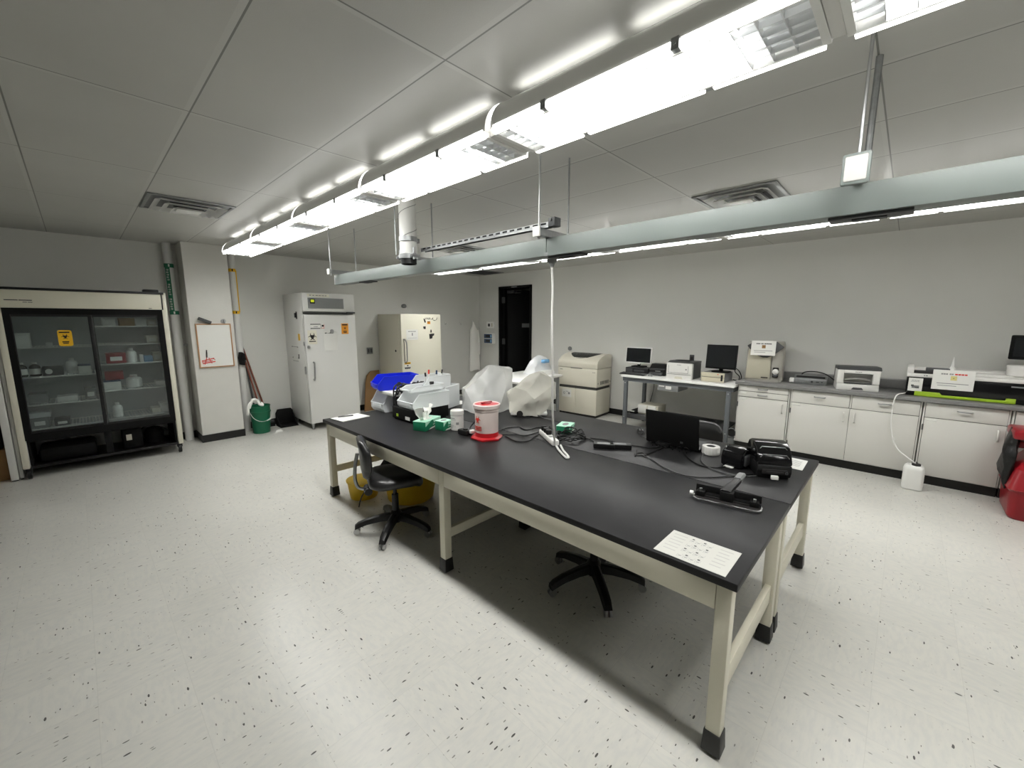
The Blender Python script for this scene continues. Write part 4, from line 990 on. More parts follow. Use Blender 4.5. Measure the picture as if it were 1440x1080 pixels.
# ------------------------------------------------------------------ workbench against the wall
WY, WX = 2.33, 5.70
t = thing('workbench', 'grey steel legged workbench with a pale top beside the cabinets', 'workbench', (WX, WY, 0), -PI/2)
hw = .8; wd = .74
b = nb(); box(b, -hw, hw, 0, wd, .808, .838, .008); obj('worktop', b, M['fixture'], t)
b = nb(); box(b, -hw+.02, hw-.02, .035, .055, .745, .807, .002); box(b, -hw+.02, hw-.02, wd-.06, wd-.04, .745, .807, .002); box(b, -hw+.02, -hw+.04, .055, wd-.06, .745, .807); box(b, hw-.04, hw-.02, .055, wd-.06, .745, .807); obj('frame', b, M['bench_grey'], t)
for x in (-hw+.07, hw-.07):
    for y in (.05, wd-.06):
        b = nb(); box(b, x-.026, x+.026, y-.026, y+.026, .012, .75, .004); lg = obj('leg', b, M['bench_grey'], t)
        b = nb(); cyl(b, (x,y,0), (x,y,.014), .022, n=12); obj('foot', b, M['rubber'], lg)
        b = nb(); cyl(b, (x,y-.024,.72), (x,y-.032,.72), .01, n=8); cyl(b, (x,y-.024,.19), (x,y-.032,.19), .008, n=8); obj('bolt', b, M['steel'], lg)
b = nb(); box(b, -hw+.05, hw-.125, .14, wd-.04, .19, .215, .003); box(b, -hw+.05, hw-.125, .13, .145, .15, .22, .002); obj('lower_shelf', b, M['dark_grey'], t)
b = nb(); box(b, -.22, .075, .03, .4, .665, .745, .004); dw = obj('hanging_drawer', b, M['mid_grey'], t)
b = nb(); box(b, -.2, -.12, .028, .031, .72, .735); box(b, -.1, -.02, .028, .031, .69, .735); obj('drawer_label', b, M['paper'], dw)
# things on the worktop (z .838)
def monitor(name, lab, loc, rz, w, h, base, bez, stand_z, tilt=.08, rim='matte_black', logo=True):
    t = thing(name, lab, 'monitor', loc, rz)
    Mx = Matrix.Translation((0,0,base)) @ Matrix.Rotation(-tilt, 4, 'X')
    b = nb(); box(b, -w/2, w/2, 0, .03, 0, h, .005, M=Mx); hull_pts = None; box(b, -w*.3, w*.3, .03, .055, h*.2, h*.8, .012, M=Mx); obj('housing', b, M[rim], t)
    b = nb(); box(b, -w/2+bez, w/2-bez, -.0015, .001, bez*1.4, h-bez, .0, M=Mx); obj('screen', b, M['screen'], t)
    b = nb(); box(b, -.025, .025, .035, .06, .012, base+h*.4, .006); obj('neck', b, M['matte_black'], t)
    b = nb(); prism(b, rrect(-.11, .11, -.04, .15, .05), 'z', 0, .014, .003); obj('stand', b, M['matte_black'], t)
    return t
t = thing('docking_station', 'black docking station under the small monitor on the workbench', 'dock', (5.99, 3.03, .838), -PI/2)
b = nb(); box(b, -.18, .2, 0, .24, 0, .09, .008); obj('body', b, M['black'], t)
b = nb(); box(b, -.17, -.06, -.003, 0, .02, .075, .002); box(b, -.03, .14, -.003, 0, .03, .06, .002); obj('front_panel', b, M['dark_grey'], t)
t = monitor('monitor', 'small dark monitor with a silver rim, on the black dock on the workbench', (6.1, 3.06, .93), -PI/2, .43, .25, .06, .012, 0, rim='fixture')
b = nb(); box(b, -.05, .04, -.006, -.002, .045, .065); obj('sticker', b, M['paper'], t)
b = nb(); box(b, -.205, -.16, -.003, .0, .06, .072); obj('badge', b, M['bright'], t)
t = thing('keyboard', 'black keyboard at the left front of the workbench', 'keyboard', (5.84, 3.0, .838), -PI/2)
b = nb(); prism(b, [(-.06,0), (.06,0), (.06,.022), (-.06,.012)], 'x', -.2, .2, .002); obj('body', b, M['black'], t)
b = nb()
for r in range(5):
    for k in range(15): box(b, -.19+k*.0255, -.168+k*.0255, -.052+r*.022, -.034+r*.022, .013+r*.0018, .021+r*.0018, .002)
obj('keys', b, M['dark_grey'], t)
t = thing('label_printer', 'black domed printer between the small monitor and the white printer', 'printer', (5.98, 2.69, .838), -PI/2)
b = nb(); prism(b, [(0,0), (.26,0), (.26,.12), (.2,.17), (.08,.17), (0,.1)], 'x', -.12, .13, .012); obj('body', b, M['black'], t)
b = nb(); box(b, -.02, .06, -.003, .004, .06, .075); obj('badge', b, M['steel'], t)
b = nb(); box(b, -.1, .1, -.05, 0, .0, .05, .01); obj('front_tray', b, M['dark_grey'], t)
t = thing('cable_clutter', 'small grey adapters and leads in front of the black domed printer', 'adapters', (5.84, 2.75, .838))
b = nb(); box(b, -.03, .02, -.06, .0, 0, .03, .006); box(b, -.02, .03, .06, .12, 0, .025, .006); tube(b, [(0,-.03,.02), (.05,.0,.03), (.0,.06,.012), (.06,.14,.01)], .006); obj('leads', b, M['mid_grey'], t)
t = thing('laser_printer', 'white laser printer with a charcoal top and back in the middle of the workbench', 'printer', (5.84, 2.3, .838), -PI/2)
b = nb(); box(b, -.18, .18, 0, .06, 0, .225, .006); obj('front_cover', b, M['bright'], t)
b = nb(); box(b, -.178, .178, .06, .36, .0, .215, .008); prism(b, [(.03,.226), (.1,.25), (.36,.245), (.36,.215), (.03,.215)], 'x', -.18, .18, .003); obj('body', b, M['dark_grey'], t)
b = nb(); box(b, -.17, .17, -.002, 0, .063, .067); box(b, -.15, .13, -.002, 0, .085, .088); box(b, -.15, -.147, -.002, 0, .085, .19); box(b, .127, .13, -.002, 0, .085, .19); obj('panel_seam', b, M['gap'], t)
b = nb(); prism(b, [(-.06,.0), (.06,.0), (.045,.032), (-.045,.032)], 'y', -.004, 0); obj('tray_grip', b, M['beige'], t)
b = nb(); bars(b, -.03, .03, .2, .007, -.0005, 4, .2); box(b, .09, .11, -.002, 0, .13, .15); obj('print', b, M['grey_ink'], t)
b = nb(); box(b, -.1, .1, .1, .3, .246, .252, .004); obj('output_well', b, M['matte_black'], t)
t = thing('desktop_computer', 'beige desktop computer lying flat under the larger dark monitor', 'computer', (5.84, 1.845, .838), -PI/2)
b = nb(); box(b, -.145, .145, .012, .36, 0.006, .125, .004); obj('case', b, M['mid_grey'], t)
b = nb(); box(b, -.147, .147, 0, .02, 0.004, .064, .004); box(b, -.147, .147, 0, .02, .07, .13, .004); obj('front_bezel', b, M['pc_beige'], t)
b = nb(); box(b, .105, .13, -.002, .002, .025, .105, .003); obj('drive_slot', b, M['ink'], t)
b = nb(); box(b, .06, .075, -.002, 0, .105, .115); obj('power_mark', b, M['red_ink'], t)
monitor('monitor', 'larger dark monitor on the beige desktop computer near the cabinets', (5.95, 1.79, .968), -PI/2, .385, .325, .045, .014, 0)
t = thing('power_cable', 'tangle of black leads hanging behind the beige desktop computer', 'cable', (6.05, 1.6, .838))
b = nb(); tube(b, [(.05,.05,.16), (.0,.02,.13), (.03,-.02,.08), (.08,.0,.02), (.15,.05,.01), (.2,.1,.01)], .006); tube(b, [(.1,.08,.2), (.04,-.01,.15), (.09,-.03,.06), (.02,-.02,.02), (.16,.02,.008)], .006); obj('cable', b, M['black'], t)
t = thing('wall_outlet', 'dark wall outlet above the white laser printer', 'outlet', (XR-.001, 2.37, 1.085), -PI/2)
b = nb(); box(b, -.035, .035, -.007, 0, -.055, .055, .003); obj('plate', b, M['dark_grey'], t)
b = nb(); box(b, -.02, .02, -.02, -.006, -.02, .03, .004); obj('plug', b, M['ink'], t)
b = nb(); tube(b, [(6.44,2.95,.8), (6.45,2.93,.6), (6.44,2.96,.4), (6.43,3.0,.24)], .006); one('hanging_lead', b, M['dark_grey'], 'grey lead hanging under the workbench near its left rear leg', 'cable')
# under the workbench
t = thing('carton', 'pale open carton with two white faces on the lower shelf of the workbench', 'box', (5.96, 2.76, .215), -PI/2)
b = nb(); box(b, -.185, .13, .01, .3, 0, .15, .003); obj('box', b, M['beige'], t)
for x0, x1 in ((-.19,-.05), (-.03,.1)): b = nb(); box(b, x0, x1, -.002, .01, .02, .145, .002); obj('white_face', b, M['paper'], t)
t = thing('flat_equipment', 'flat black equipment tray at the left end of the lower workbench shelf', 'tray', (5.9, 3.0, .215), -PI/2)
b = nb(); box(b, -.06, .05, .0, .35, 0, .04, .006); box(b, -.05, .04, .05, .3, .04, .05, .004); obj('body', b, M['matte_black'], t)
b = nb(); box(b, -.05, .02, -.002, .01, .03, .042); obj('label', b, M['paper'], t)
t = thing('cable_spool', 'black coiled leads with a white plug on the right part of the lower workbench shelf', 'cable', (6.02, 1.95, .223))
b = nb()
for i in range(3): tube(b, [((.09+.01*i)*math.cos(a), (.12+.01*i)*math.sin(a), .012+.011*i) for a in [j*PI/8 for j in range(17)]], .007, k=2)
obj('coil', b, M['black'], t)
b = nb(); tube(b, [(0,.12,.03), (-.05,.2,.02), (-.08,.28,.02)], .012, k=4); obj('plug', b, M['bright'], t)
t = thing('cable_reel', 'dark round reel standing on the pale foot box beside the first cabinet', 'reel', (5.98, 1.58, .168))
b = nb(); cyl(b, (-.04,0,0), (.04,0,0), .058, n=28); obj('core', b, M['ink'], t)
b = nb(); tube(b, [(-.05,.06*math.cos(a), .06*math.sin(a)) for a in [i*PI/12 for i in range(25)]], .008, k=1); obj('rim', b, M['mid_grey'], t)
t = thing('foot_box', 'pale grey metal box on the floor between workbench leg and first cabinet', 'box', (5.97, 1.575, 0))
b = nb(); box(b, -.07, .2, -.045, .05, 0, .1, .003); obj('body', b, M['mid_grey'], t)
b = nb(); box(b, -.074, -.07, -.048, .053, 0, .02, .001); obj('base_lip', b, M['fixture'], t)

# ------------------------------------------------------------------ base cabinets
CFX = 5.80
def cabinet(y_left, y_right, kind, lab):
    """y_left > y_right (world Y); local x runs towards -Y"""
    w = (y_left-y_right)/2
    t = thing('base_cabinet', lab, 'cabinet', (CFX, (y_left+y_right)/2, 0), -PI/2, 'grey base cabinets')
    b = nb(); box(b, -w+.002, w-.002, .02, .57, .1, .853, .003); obj('carcass', b, M['cabframe'], t)
    b = nb(); box(b, -w+.002, w-.002, .06, .55, 0, .1); obj('toe_kick', b, M['rubber'], t)
    st = .018
    def handle(p, par, vert=False):
        b = nb(); L = .05
        if vert: tube(b, [(p[0],0,p[1]-L), (p[0],-.026,p[1]-L+.012), (p[0],-.03,p[1]), (p[0],-.026,p[1]+L-.012), (p[0],0,p[1]+L)], .0075, n=8, k=4)
        else: tube(b, [(p[0]-L,0,p[1]), (p[0]-L+.012,-.026,p[1]), (p[0],-.03,p[1]), (p[0]+L-.012,-.026,p[1]), (p[0]+L,0,p[1])], .0075, n=8, k=4)
        obj('handle', b, M['cab'] if vert else M['steel'], par)
    def front(x0, x1, z0, z1, nm):
        b = nb(); box(b, x0, x1, 0, .0175, z0, z1, .003); o = obj(nm, b, M['cab'], t)
        b = nb(); box(b, x0-.0035, x1+.0035, .0165, .0184, z0-.003, z1+.003); obj('shadow_line', b, M['gap'], o); return o
    def holder(x, z, par):
        b = nb(); box(b, x, x+.075, -.004, 0, z-.014, z+.012, .001); obj('label_holder', b, M['paper'], par)
    b = nb(); box(b, -w+.008, w-.008, .0185, .0205, .108, .848); obj('reveal', b, M['cabframe'], t)
    x0, x1 = -w+st, w-st
    if kind == 'two':
        for z0, z1 in ((.778,.846), (.703,.772)):
            o = front(x0, x1, z0, z1, 'drawer'); handle(((x0+x1)/2, (z0+z1)/2), o); holder(x0+.012, z1-.016, o)
        o = front(x0, x1, .112, .697, 'door'); handle((x1-.045, .6), o, True); holder(x0+.012, .68, o)
    elif kind == 'pair':
        for a, c, s in ((x0, -.012, 1), (.012, x1, -1)):
            o = front(a, c, .703, .846, 'drawer'); handle(((a+c)/2, .79), o); holder(a+.012, .83, o)
        for a, c, s in ((x0, -.0015, 1), (.0015, x1, -1)):
            o = front(a, c, .112, .697, 'door'); handle((c-.045 if s > 0 else a+.045, .6), o, True)
            if s > 0: holder(a+.012, .68, o)
    else:
        o = front(x0, x1, .703, .846, 'drawer'); handle(((x0+x1)/2, .79), o); holder(x0+.012, .83, o)
        o = front(x0, x1, .112, .697, 'door'); handle((x1-.045, .6), o, True); holder(x0+.012, .68, o)
    for z in (.2, .6):
        b = nb(); cyl(b, (x0-.004, -.003, z-.03), (x0-.004, -.003, z+.03), .006, n=8); obj('hinge', b, M['dark_grey'], t)
    return t
cabinet(1.515, .945, 'two', 'grey base cabinet with two drawers over one door, beside the workbench')
cabinet(.94, -.185, 'pair', 'wide grey base cabinet with paired drawers and paired doors, behind the white jug')
cabinet(-.19, -.765, 'one', 'grey single door base cabinet under the long analyzer and its yellow green strip')
cabinet(-.77, -1.34, 'one', 'grey base cabinet mostly hidden by the red waste cart')
t = thing('countertop', 'long grey laminate countertop with backsplash over the base cabinets', 'countertop', (5.765, .09, .855), -PI/2)
b = nb(); box(b, -1.45, 1.435, 0, .62, 0, .04, .005); obj('slab', b, M['counter'], t)
b = nb(); box(b, -1.45, 1.435, .6, .73, .04, .14, .004); obj('backsplash', b, M['counter'], t)
CZ = .895
def box_one(*a, **k): b = nb(); box(b, *a, **k); return b
one('label_tape', box_one(-.05, .05, -.012, .012, 0, .002), M['bright'], 'white strip of tape on the countertop end beside the grey cube analyzer', 'tape', (5.785, 1.49, CZ), -PI/2)
# grey cube analyzer
t = thing('benchtop_analyzer', 'grey cube shaped benchtop analyzer with a paper notice hung on its front', 'analyzer', (5.96, 1.28, CZ), -PI/2+.12)
hw = .205
b = nb(); prism(b, rrect(-hw, hw, 0, .34, .05), 'z', .012, .40, .006); obj('body', b, M['mid_grey'], t) if False else b.free()
b = nb(); rs = []
for z, s, f in ((.0,1.0,.0), (.02,1.02,-.004), (.2,1.0,.0), (.38,.99,.006), (.46,.97,.01), (.5,.9,.05)):
    rs.append([b.verts.new((x*s, y+f*(1 if y < .1 else .3), z)) for x, y in rrect(-hw, hw, 0, .33, .055, 6)])
skin(b, rs); obj('housing', b, mat('analyzer_grey', S(158,156,148), .45), t, ang=40)
b = nb(); box(b, -hw+.02, hw-.02, .03, .3, -.0, .012); obj('base', b, M['ink'], t)
b = nb(); prism(b, [(-hw+.012,.03), (.075,.03), (.075,.36), (.07,.385), (.05,.4), (-hw+.025,.4)], 'y', -.012, .02, .006); obj('door', b, mat('analyzer_beige', S(178,174,156), .45), t)
b = nb(); pts = [(-.2,.45), (-.16,.4), (-.08,.33), (-.02,.305), (.03,.305), (.08,.33), (.15,.39), (.2,.44), (.12,.505), (-.12,.505)]; prism(b, pts, 'y', -.02, .04, .006); obj('top_visor', b, M['dark_grey'], t)
b = nb(); prism(b, rrect(.1, .165, .06, .185, .012), 'y', -.016, .01); obj('tube_port', b, M['ink'], t)
b = nb(); lathe(b, [(.03,0), (.034,.006), (.034,.02), (.02,.03), (.001,.032)], n=20); obj('knob', b, M['bright'], t, loc=(.133,-.014,.135), rot=(PI/2,0,0))
b = nb(); cyl(b, (.133,-.016,.1), (.133,-.03,.1), .03, n=20); obj('port_ring', b, M['dark_grey'], t)
b = nb(); box(b, -.02, .055, -.0145, -.011, .045, .058, .001); obj('badge', b, M['ink'], t)
b = nb(); box(b, .08, .083, -.008, .01, .03, .4); obj('door_seam', b, M['gap'], t)
MARK = lambda w, h, c1: [('heading', c1[0], [(-w*.3, -w*.13, -h*.2, h*.07, 3), (-w*.1, 0, -h*.2, h*.07, 2)]), ('heading_end', c1[1], [(w*.03, w*.33, -h*.2, h*.07, 4)]), ('emblem', 'pale_yellow' if c1[2] else 'kraft', [(-w*.06, w*.09, -h*.4, h*.22, 1)]), ('print', 'grey_ink', [(-w*.38, w*.38, -h*.68, h*.035, 1), (-w*.36, w*.1, -h*.79, h*.03, 1)]), ('emblem_core', 'ink', [(-w*.01, w*.03, -h*.4, h*.05, 1)])]
sheet('paper_notice', 'white paper notice draped on the front of the grey cube analyzer', 'paper', (5.915, 1.292, CZ+.515), -PI/2+.12, .265, .18, rows=MARK(.265, .18, ('dark_grey', 'dark_grey', 0)), tilt=.03)
# silver flat scanner / binder
t = thing('silver_device', 'low silver slot device with a black roller slot on the countertop', 'device', (6.06, .8, CZ), -PI/2+.1)
b = nb(); prism(b, [(0,.0), (.14,0), (.14,.085), (.1,.105), (.06,.105), (.02,.08), (0,.07)], 'x', -.16, .165, .006); obj('body', b, M['galv'], t)
b = nb(); box(b, -.14, .145, .012, .06, .078, .098, .006); obj('slot', b, M['ink'], t)
b = nb(); box(b, -.21, -.155, .01, .12, .01, .06, .008); obj('side_tray', b, M['fixture'], t)
b = nb(); cyl(b, (.02,0,.035), (.02,-.004,.035), .012, n=12); box(b, .06, .09, -.004, 0, .03, .04); box(b, .11, .125, -.004, 0, .03, .04); obj('buttons', b, M['dark_grey'], t)
b = nb(); tube(b, [(-.1,.14,.05), (-.08,.18,.12), (.02,.2,.14), (.14,.17,.12), (.24,.12,.05), (.26,.1,.008), (.27,.05,.008)], .007); obj('cord', b, M['black'], t)
# second printer
t = thing('laser_printer', 'white laser printer with a paper sheet in its front opening, on the countertop', 'printer', (5.87, .345, CZ), -PI/2+.18)
hw = .182
b = nb(); box(b, -hw, hw, 0, .3, 0, .072, .006); obj('paper_drawer', b, M['bright'], t)
b = nb(); box(b, -hw, -.125, 0, .3, .076, .225, .005); box(b, .125, hw, 0, .3, .076, .225, .005); box(b, -.125, .125, 0, .3, .19, .225, .003); box(b, -.125, .125, .12, .3, .076, .19); box(b, -.125, .125, .0, .12, .076, .088); obj('housing', b, M['bright'], t)
b = nb(); prism(b, [(-.0,.225), (.05,.262), (.3,.255), (.31,.1), (.302,.1), (.302,.225)], 'x', -hw-.004, hw+.012, .006); obj('top_cover', b, M['dark_grey'], t)
b = nb(); box(b, -.12, .12, .02, .115, .175, .188, .003); obj('opening_roof', b, M['mid_grey'], t)
b = nb(); box(b, -.12, .12, -.004, .02, .076, .09, .004); obj('opening_lip', b, M['dark_grey'], t)
b = nb(); prism(b, [(-.05,.012), (.055,.012), (.04,.035), (-.035,.035)], 'y', -.004, 0); obj('tray_grip', b, M['dark_grey'], t)
b = nb(); bars(b, -.03, .03, .207, .007, -.0005, 4, .2); obj('print', b, M['grey_ink'], t)
t2 = thing('printed_sheet', 'curled paper sheet lying in the opening of the countertop printer', 'paper', (5.885, .345, CZ+.092), -PI/2+.18)
b = nb(); A = []
for i in range(9): u = i/8; A.append([b.verts.new((-.112+.224*u, y, .02+.04*math.sin(PI*u)*(.5+y*4))) for y in (-.012, .09)])
for i in range(8): b.faces.new((A[i][0], A[i+1][0], A[i+1][1], A[i][1]))
bmesh.ops.solidify(b, geom=b.faces[:], thickness=.001); obj('sheet', b, M['paper'], t2)
# long analyzer
t = thing('long_analyzer', 'long black and white analyzer with a yellow green strip on the countertop', 'analyzer', (5.89, -.04, CZ), -PI/2)
LW = .98
b = nb(); box(b, 0, LW, 0, .45, .004, .195, .008); obj('base', b, M['gloss_black'], t)
b = nb(); box(b, -.005, LW, -.004, .46, .195, .232, .008); box(b, -.005, .045, .0, .46, .232, .295, .008); box(b, .045, LW, .2, .46, .232, .27, .008); box(b, .26, LW, .05, .2, .232, .258, .006); obj('top_deck', b, M['bright'], t)
b = nb(); box(b, .045, .3, .02, .2, .232, .252, .004); obj('deck_well', b, M['ink'], t)
b = nb(); box(b, .13, .3, .05, .11, .252, .292, .006); obj('deck_cover', b, M['dark_grey'], t)
b = nb(); prism(b, [(.07,.005), (.74,.005), (.74,.052), (.68,.052), (.68,.028), (.265,.028), (.25,.052), (.07,.052)], 'y', -.016, -.0, .002); obj('colour_strip', b, M['lime'], t)
b = nb(); box(b, .70, .9, -.004, .0, .155, .168); obj('brand_plate', b, M['mid_grey'], t)
b = nb(); bars(b, .12, .15, .215, .008, -.0045, 2, .2); obj('deck_print', b, M['dark_grey'], t)
b = nb(); tube(b, [(.33,.04,.262), (.4,.03,.262), (.445,.015,.25), (.46,-.006,.2), (.462,-.006,.14)], .006); obj('front_lead', b, M['dark_grey'], t)
t2 = thing('squeeze_bottle', 'clear pointed squeeze bottle standing on the long analyzer', 'bottle', (5.98, -.355, CZ+.258))
b = nb(); lathe(b, [(.024,0), (.026,.01), (.026,.035), (.012,.055)], n=18); obj('body', b, M['jug'], t2)
b = nb(); lathe(b, [(.013,.05), (.011,.06), (.002,.15)], n=12); obj('nozzle', b, M['jug'], t2)
t2 = thing('canister', 'wide white canister on the long analyzer near the right edge', 'canister', (6.0, -.79, CZ+.258))
b = nb(); lathe(b, [(.08,0), (.085,.006), (.085,.075)], n=32); obj('body', b, M['bright'], t2)
b = nb(); lathe(b, [(.088,.075), (.088,.094), (.08,.098), (.001,.098)], n=32); obj('lid', b, M['bright'], t2)
sheet('paper_notice', 'large white notice with a red and grey heading on the front of the long analyzer', 'paper', (5.868, -.365, CZ+.285), -PI/2, .285, .195, rows=MARK(.285, .195, ('grey_ink', 'red_ink', 1)), tilt=-.002)
sheet('paper_notice', 'small white notice with a photo of a device, left on the long analyzer front', 'paper', (5.884, -.108, CZ+.185), -PI/2, .105, .135, rows=[('print', 'grey_ink', [(-.03,.03,-.025,.006,3), (-.035,.03,-.037,.004,4)]), ('photo', 'mid_grey', [(-.025,.03,-.09,.028,1)]), ('photo_dark', 'ink', [(-.03,-.01,-.078,.016,1), (.0,.03,-.098,.012,1)])])
t = thing('monitor', 'dark monitor on a swivel arm cut off by the right edge of the photo', 'monitor', (6.1, -.88, CZ+.27), -PI/2-.25)
b = nb(); box(b, -.17, .2, 0, .04, .13, .36, .01); obj('housing', b, M['matte_black'], t)
b = nb(); box(b, -.14, .17, -.0015, .001, .155, .335); obj('screen', b, M['screen'], t)
b = nb(); tube(b, [(.0,.04,.22), (-.02,.07,.12), (.02,.05,.0)], .018); cyl(b, (.02,.05,-.0), (.02,.05,.012), .06, n=20); obj('arm', b, M['matte_black'], t)
# white jug with tube
t = thing('carboy', 'white square plastic jug on the floor in front of the cabinets', 'jug', (5.53, -.185, 0), -PI/2)
b = nb(); rs = []
for z, s in ((.0,.9), (.012,1), (.2,1), (.228,.9), (.245,.7)):
    rs.append([b.verts.new((x*s, .075+(y-.075)*s, z)) for x, y in rrect(-.078, .078, 0, .15, .035, 5)])
skin(b, rs); obj('body', b, M['jug'], t)
b = nb(); cyl(b, (0.01,.055,.24), (.01,.055,.262), .034, n=22); obj('cap', b, M['ink'], t)
b = nb(); tube(b, [(6.0,-.05,.915), (5.85,-.035,.918), (5.775,.01,.91), (5.735,.03,.86), (5.74,.035,.75), (5.74,.03,.6), (5.735,.0,.45), (5.71,-.05,.35), (5.66,-.12,.3), (5.6,-.17,.275), (5.588,-.19,.262)], .0055, n=8); o = one('drain_tube', b, M['jug'], 'thin clear drain tube running from the countertop down to the white jug', 'tube')
b = nb(); cyl(b, (5.735,-.0,.46), (5.733,-.008,.435), .009, n=8); obj('clamp', b, M['bright'], o)
# red waste cart with bag
t = thing('waste_cart', 'red plastic waste cart cut off by the right edge of the photo', 'waste bin', (5.52, -1.04, 0), .0)
b = nb(); rs = []
for z, s in ((.0,.86), (.02,.9), (.24,.95), (.26,1.0)): rs.append([b.verts.new((x*s, y*s, z)) for x, y in rrect(-.27, .27, -.27, .3, .07, 5)])
skin(b, rs); obj('tub', b, M['dark_red'], t)
b = nb(); rs = []
for z, s, xo in ((.26,.98,0), (.42,.86,.03), (.52,.6,.1)): rs.append([b.verts.new((x*s+xo, y*s, z)) for x, y in rrect(-.27, .27, -.27, .3, .06, 5)])
skin(b, rs); obj('hood', b, M['dark_red'], t)
b = nb()
for y in (.14, -.2): tube(b, [(.1,y,.4), (.12,y,.7), (.14,y,.73)], .03, n=8, k=4)
box(b, .05, .2, -.25, .3, .56, .62, .015); box(b, -.12, .22, -.25, .3, .66, .74, .02); obj('upper_frame', b, M['dark_red'], t)
t2 = thing('bin_liner', 'crumpled black bin liner hanging over the side of the red waste cart', 'bag', (5.46, -.80, .2))
b = nb(); blob(b, [(-.04,.055,.02), (.08,.04,.0), (-.06,.075,.2), (.1,.09,.2), (-.02,.1,.36), (.1,.06,.54), (.16,-.0,.5), (-.03,.04,.5), (.0,.03,.02), (.14,.02,.28), (-.08,.03,.3)], 3, .016, 5, 14); obj('liner', b, M['trash_bag'], t2, ang=80)
# ------------------------------------------------------------------ things on the benches
TZ = .7525
def vframe(bx, by):
    """local axes of a thing that faces the open floor obliquely: x to the right as seen from the doorway"""
    return math.atan2(by, bx)-PI/2
t = thing('notepad', 'white notepad with a black pen at the far end of the front bench', 'notepad', (1.69, 3.72, TZ), .12)
b = nb(); box(b, -.14, .14, -.105, .105, 0, .008, .001); obj('pages', b, M['paper'], t)
b = nb(); box(b, -.14, .14, .095, .106, .0, .0095, .001); obj('binding', b, M['grey_ink'], t)
t = thing('pen', 'black pen lying on the white notepad', 'pen', (1.66, 3.75, TZ+.009))
b = nb(); cyl(b, (-.06,.03,.005), (.05,-.0,.005), .0045, n=8); obj('barrel', b, M['ink'], t)
b = nb(); cyl(b, (.05,0,.005), (.07,-.006,.005), .005, n=8); obj('cap', b, M['black'], t)

def stack_bin(name_lab, loc, rz, L=.38, W=.2, H=.16, mm='bin_clear', flip=False, group='plastic stacking bins'):
    """hopper-front parts bin, opening toward local -x"""
    t = thing('stacking_bin', name_lab, 'bin', loc, rz, group); th = .004
    b = nb(); c = .05
    side = [(0,.0), (L,0), (L,H), (c,H), (.0,H*.55), (-.02,H*.42), (-.02,H*.18)]
    for s in (-1, 1): prism(b, side, 'y', s*W/2-th/2, s*W/2+th/2)
    box(b, 0, L, -W/2, W/2, 0, th); box(b, L-th, L, -W/2, W/2, 0, H)
    box(b, -.02, -.02+th, -W/2, W/2, .03, H*.45); prism(b, [(-.02,.032), (-.02+th,.032), (th,th), (0,0)], 'y', -W/2, W/2)
    obj('tray', b, M[mm], t)
    b = nb()
    for s in (-1, 1):
        tube(b, [(-.02,s*W/2,H*.45), (.0,s*W/2,H*.57), (c,s*W/2,H), (L,s*W/2,H)], .005, n=6, k=1)
    tube(b, [(L,-W/2,H), (L,W/2,H)], .005, n=6, k=1); tube(b, [(-.02,-W/2,H*.45), (-.02,W/2,H*.45)], .006, n=6, k=1)
    obj('rim', b, M['bin_rim' if mm == 'bin_clear' else mm], t)
    b = nb(); box(b, -.0235, -.019, -W*.35, W*.35, H*.2, H*.42, .001); obj('label_holder', b, M['bin_rim' if mm == 'bin_clear' else mm], t)
    return t
# black device carrying the front bin
t = thing('label_printer', 'flat black printer under the clear front bin on the bench', 'printer', (2.0, 3.25, TZ), .0)
b = nb(); box(b, -.045, .36, -.165, .165, .012, .12, .006); box(b, -.03, .34, -.15, .15, 0, .014); obj('body', b, M['matte_black'], t)
b = nb(); box(b, -.048, -.044, .06, .09, .035, .06); o = obj('green_sticker', b, M['lime'], t)
b = nb(); box(b, -.048, -.044, -.13, -.06, .025, .055); obj('white_sticker', b, M['paper'], t)
stack_bin('clear stacking bin on the flat black printer, its open front toward the tissue box', (1.98, 3.2, TZ+.121), 0., .38, .25, .135)
t = stack_bin('clear stacking bin on the bench under the blue bin, farthest along the bench', (2.03, 3.80, TZ), 0., .42, .24, .19)
t = stack_bin('bright blue stacking bin on top of the bin heap', (2.0, 3.78, TZ+.225), -.2, .40, .22, .135, 'blue')
t = thing('white_carton', 'flat white carton under the blue bin and the black cable bundle', 'box', (2.06, 3.52, TZ+.195), 0)
b = nb(); box(b, -.06, .34, -.08, .2, 0, .028, .002); obj('carton', b, M['paper'], t)
b = nb(); box(b, -.0605, .3405, -.0805, .2005, .012, .0135); obj('lid_seam', b, M['grey_ink'], t)
t = thing('equipment_case', 'black equipment case standing between the two clear bins', 'case', (2.08, 3.5, TZ))
b = nb(); box(b, -.0, .24, -.06, .12, 0, .19, .01); obj('case', b, M['matte_black'], t)
t = thing('black_adapter_bundle', 'tangled black power cables piled between the bins', 'cables', (2.08, 3.44, TZ+.19))
b = nb(); r = random.Random(4)
for i in range(7):
    pts = []
    for j in range(8): pts.append((-.05+.04*j+r.uniform(-.03,.03), r.uniform(-.1,.08), .02+r.uniform(0,.11)))
    tube(b, pts, .008, n=6, k=5)
tube(b, [(.1,-.02,.1), (-.04,-.03,.1), (-.09,-.04,.03), (-.1,-.05,-.06), (-.08,-.06,-.14), (-.05,-.06,-.17)], .007); tube(b, [(.12,.02,.1), (-.05,.0,.12), (-.1,-.02,.05), (-.09,-.05,-.1), (-.05,-.06,-.12)], .007)
box(b, .02, .14, -.05, .02, .03, .08, .01); obj('cables', b, M['black'], t)
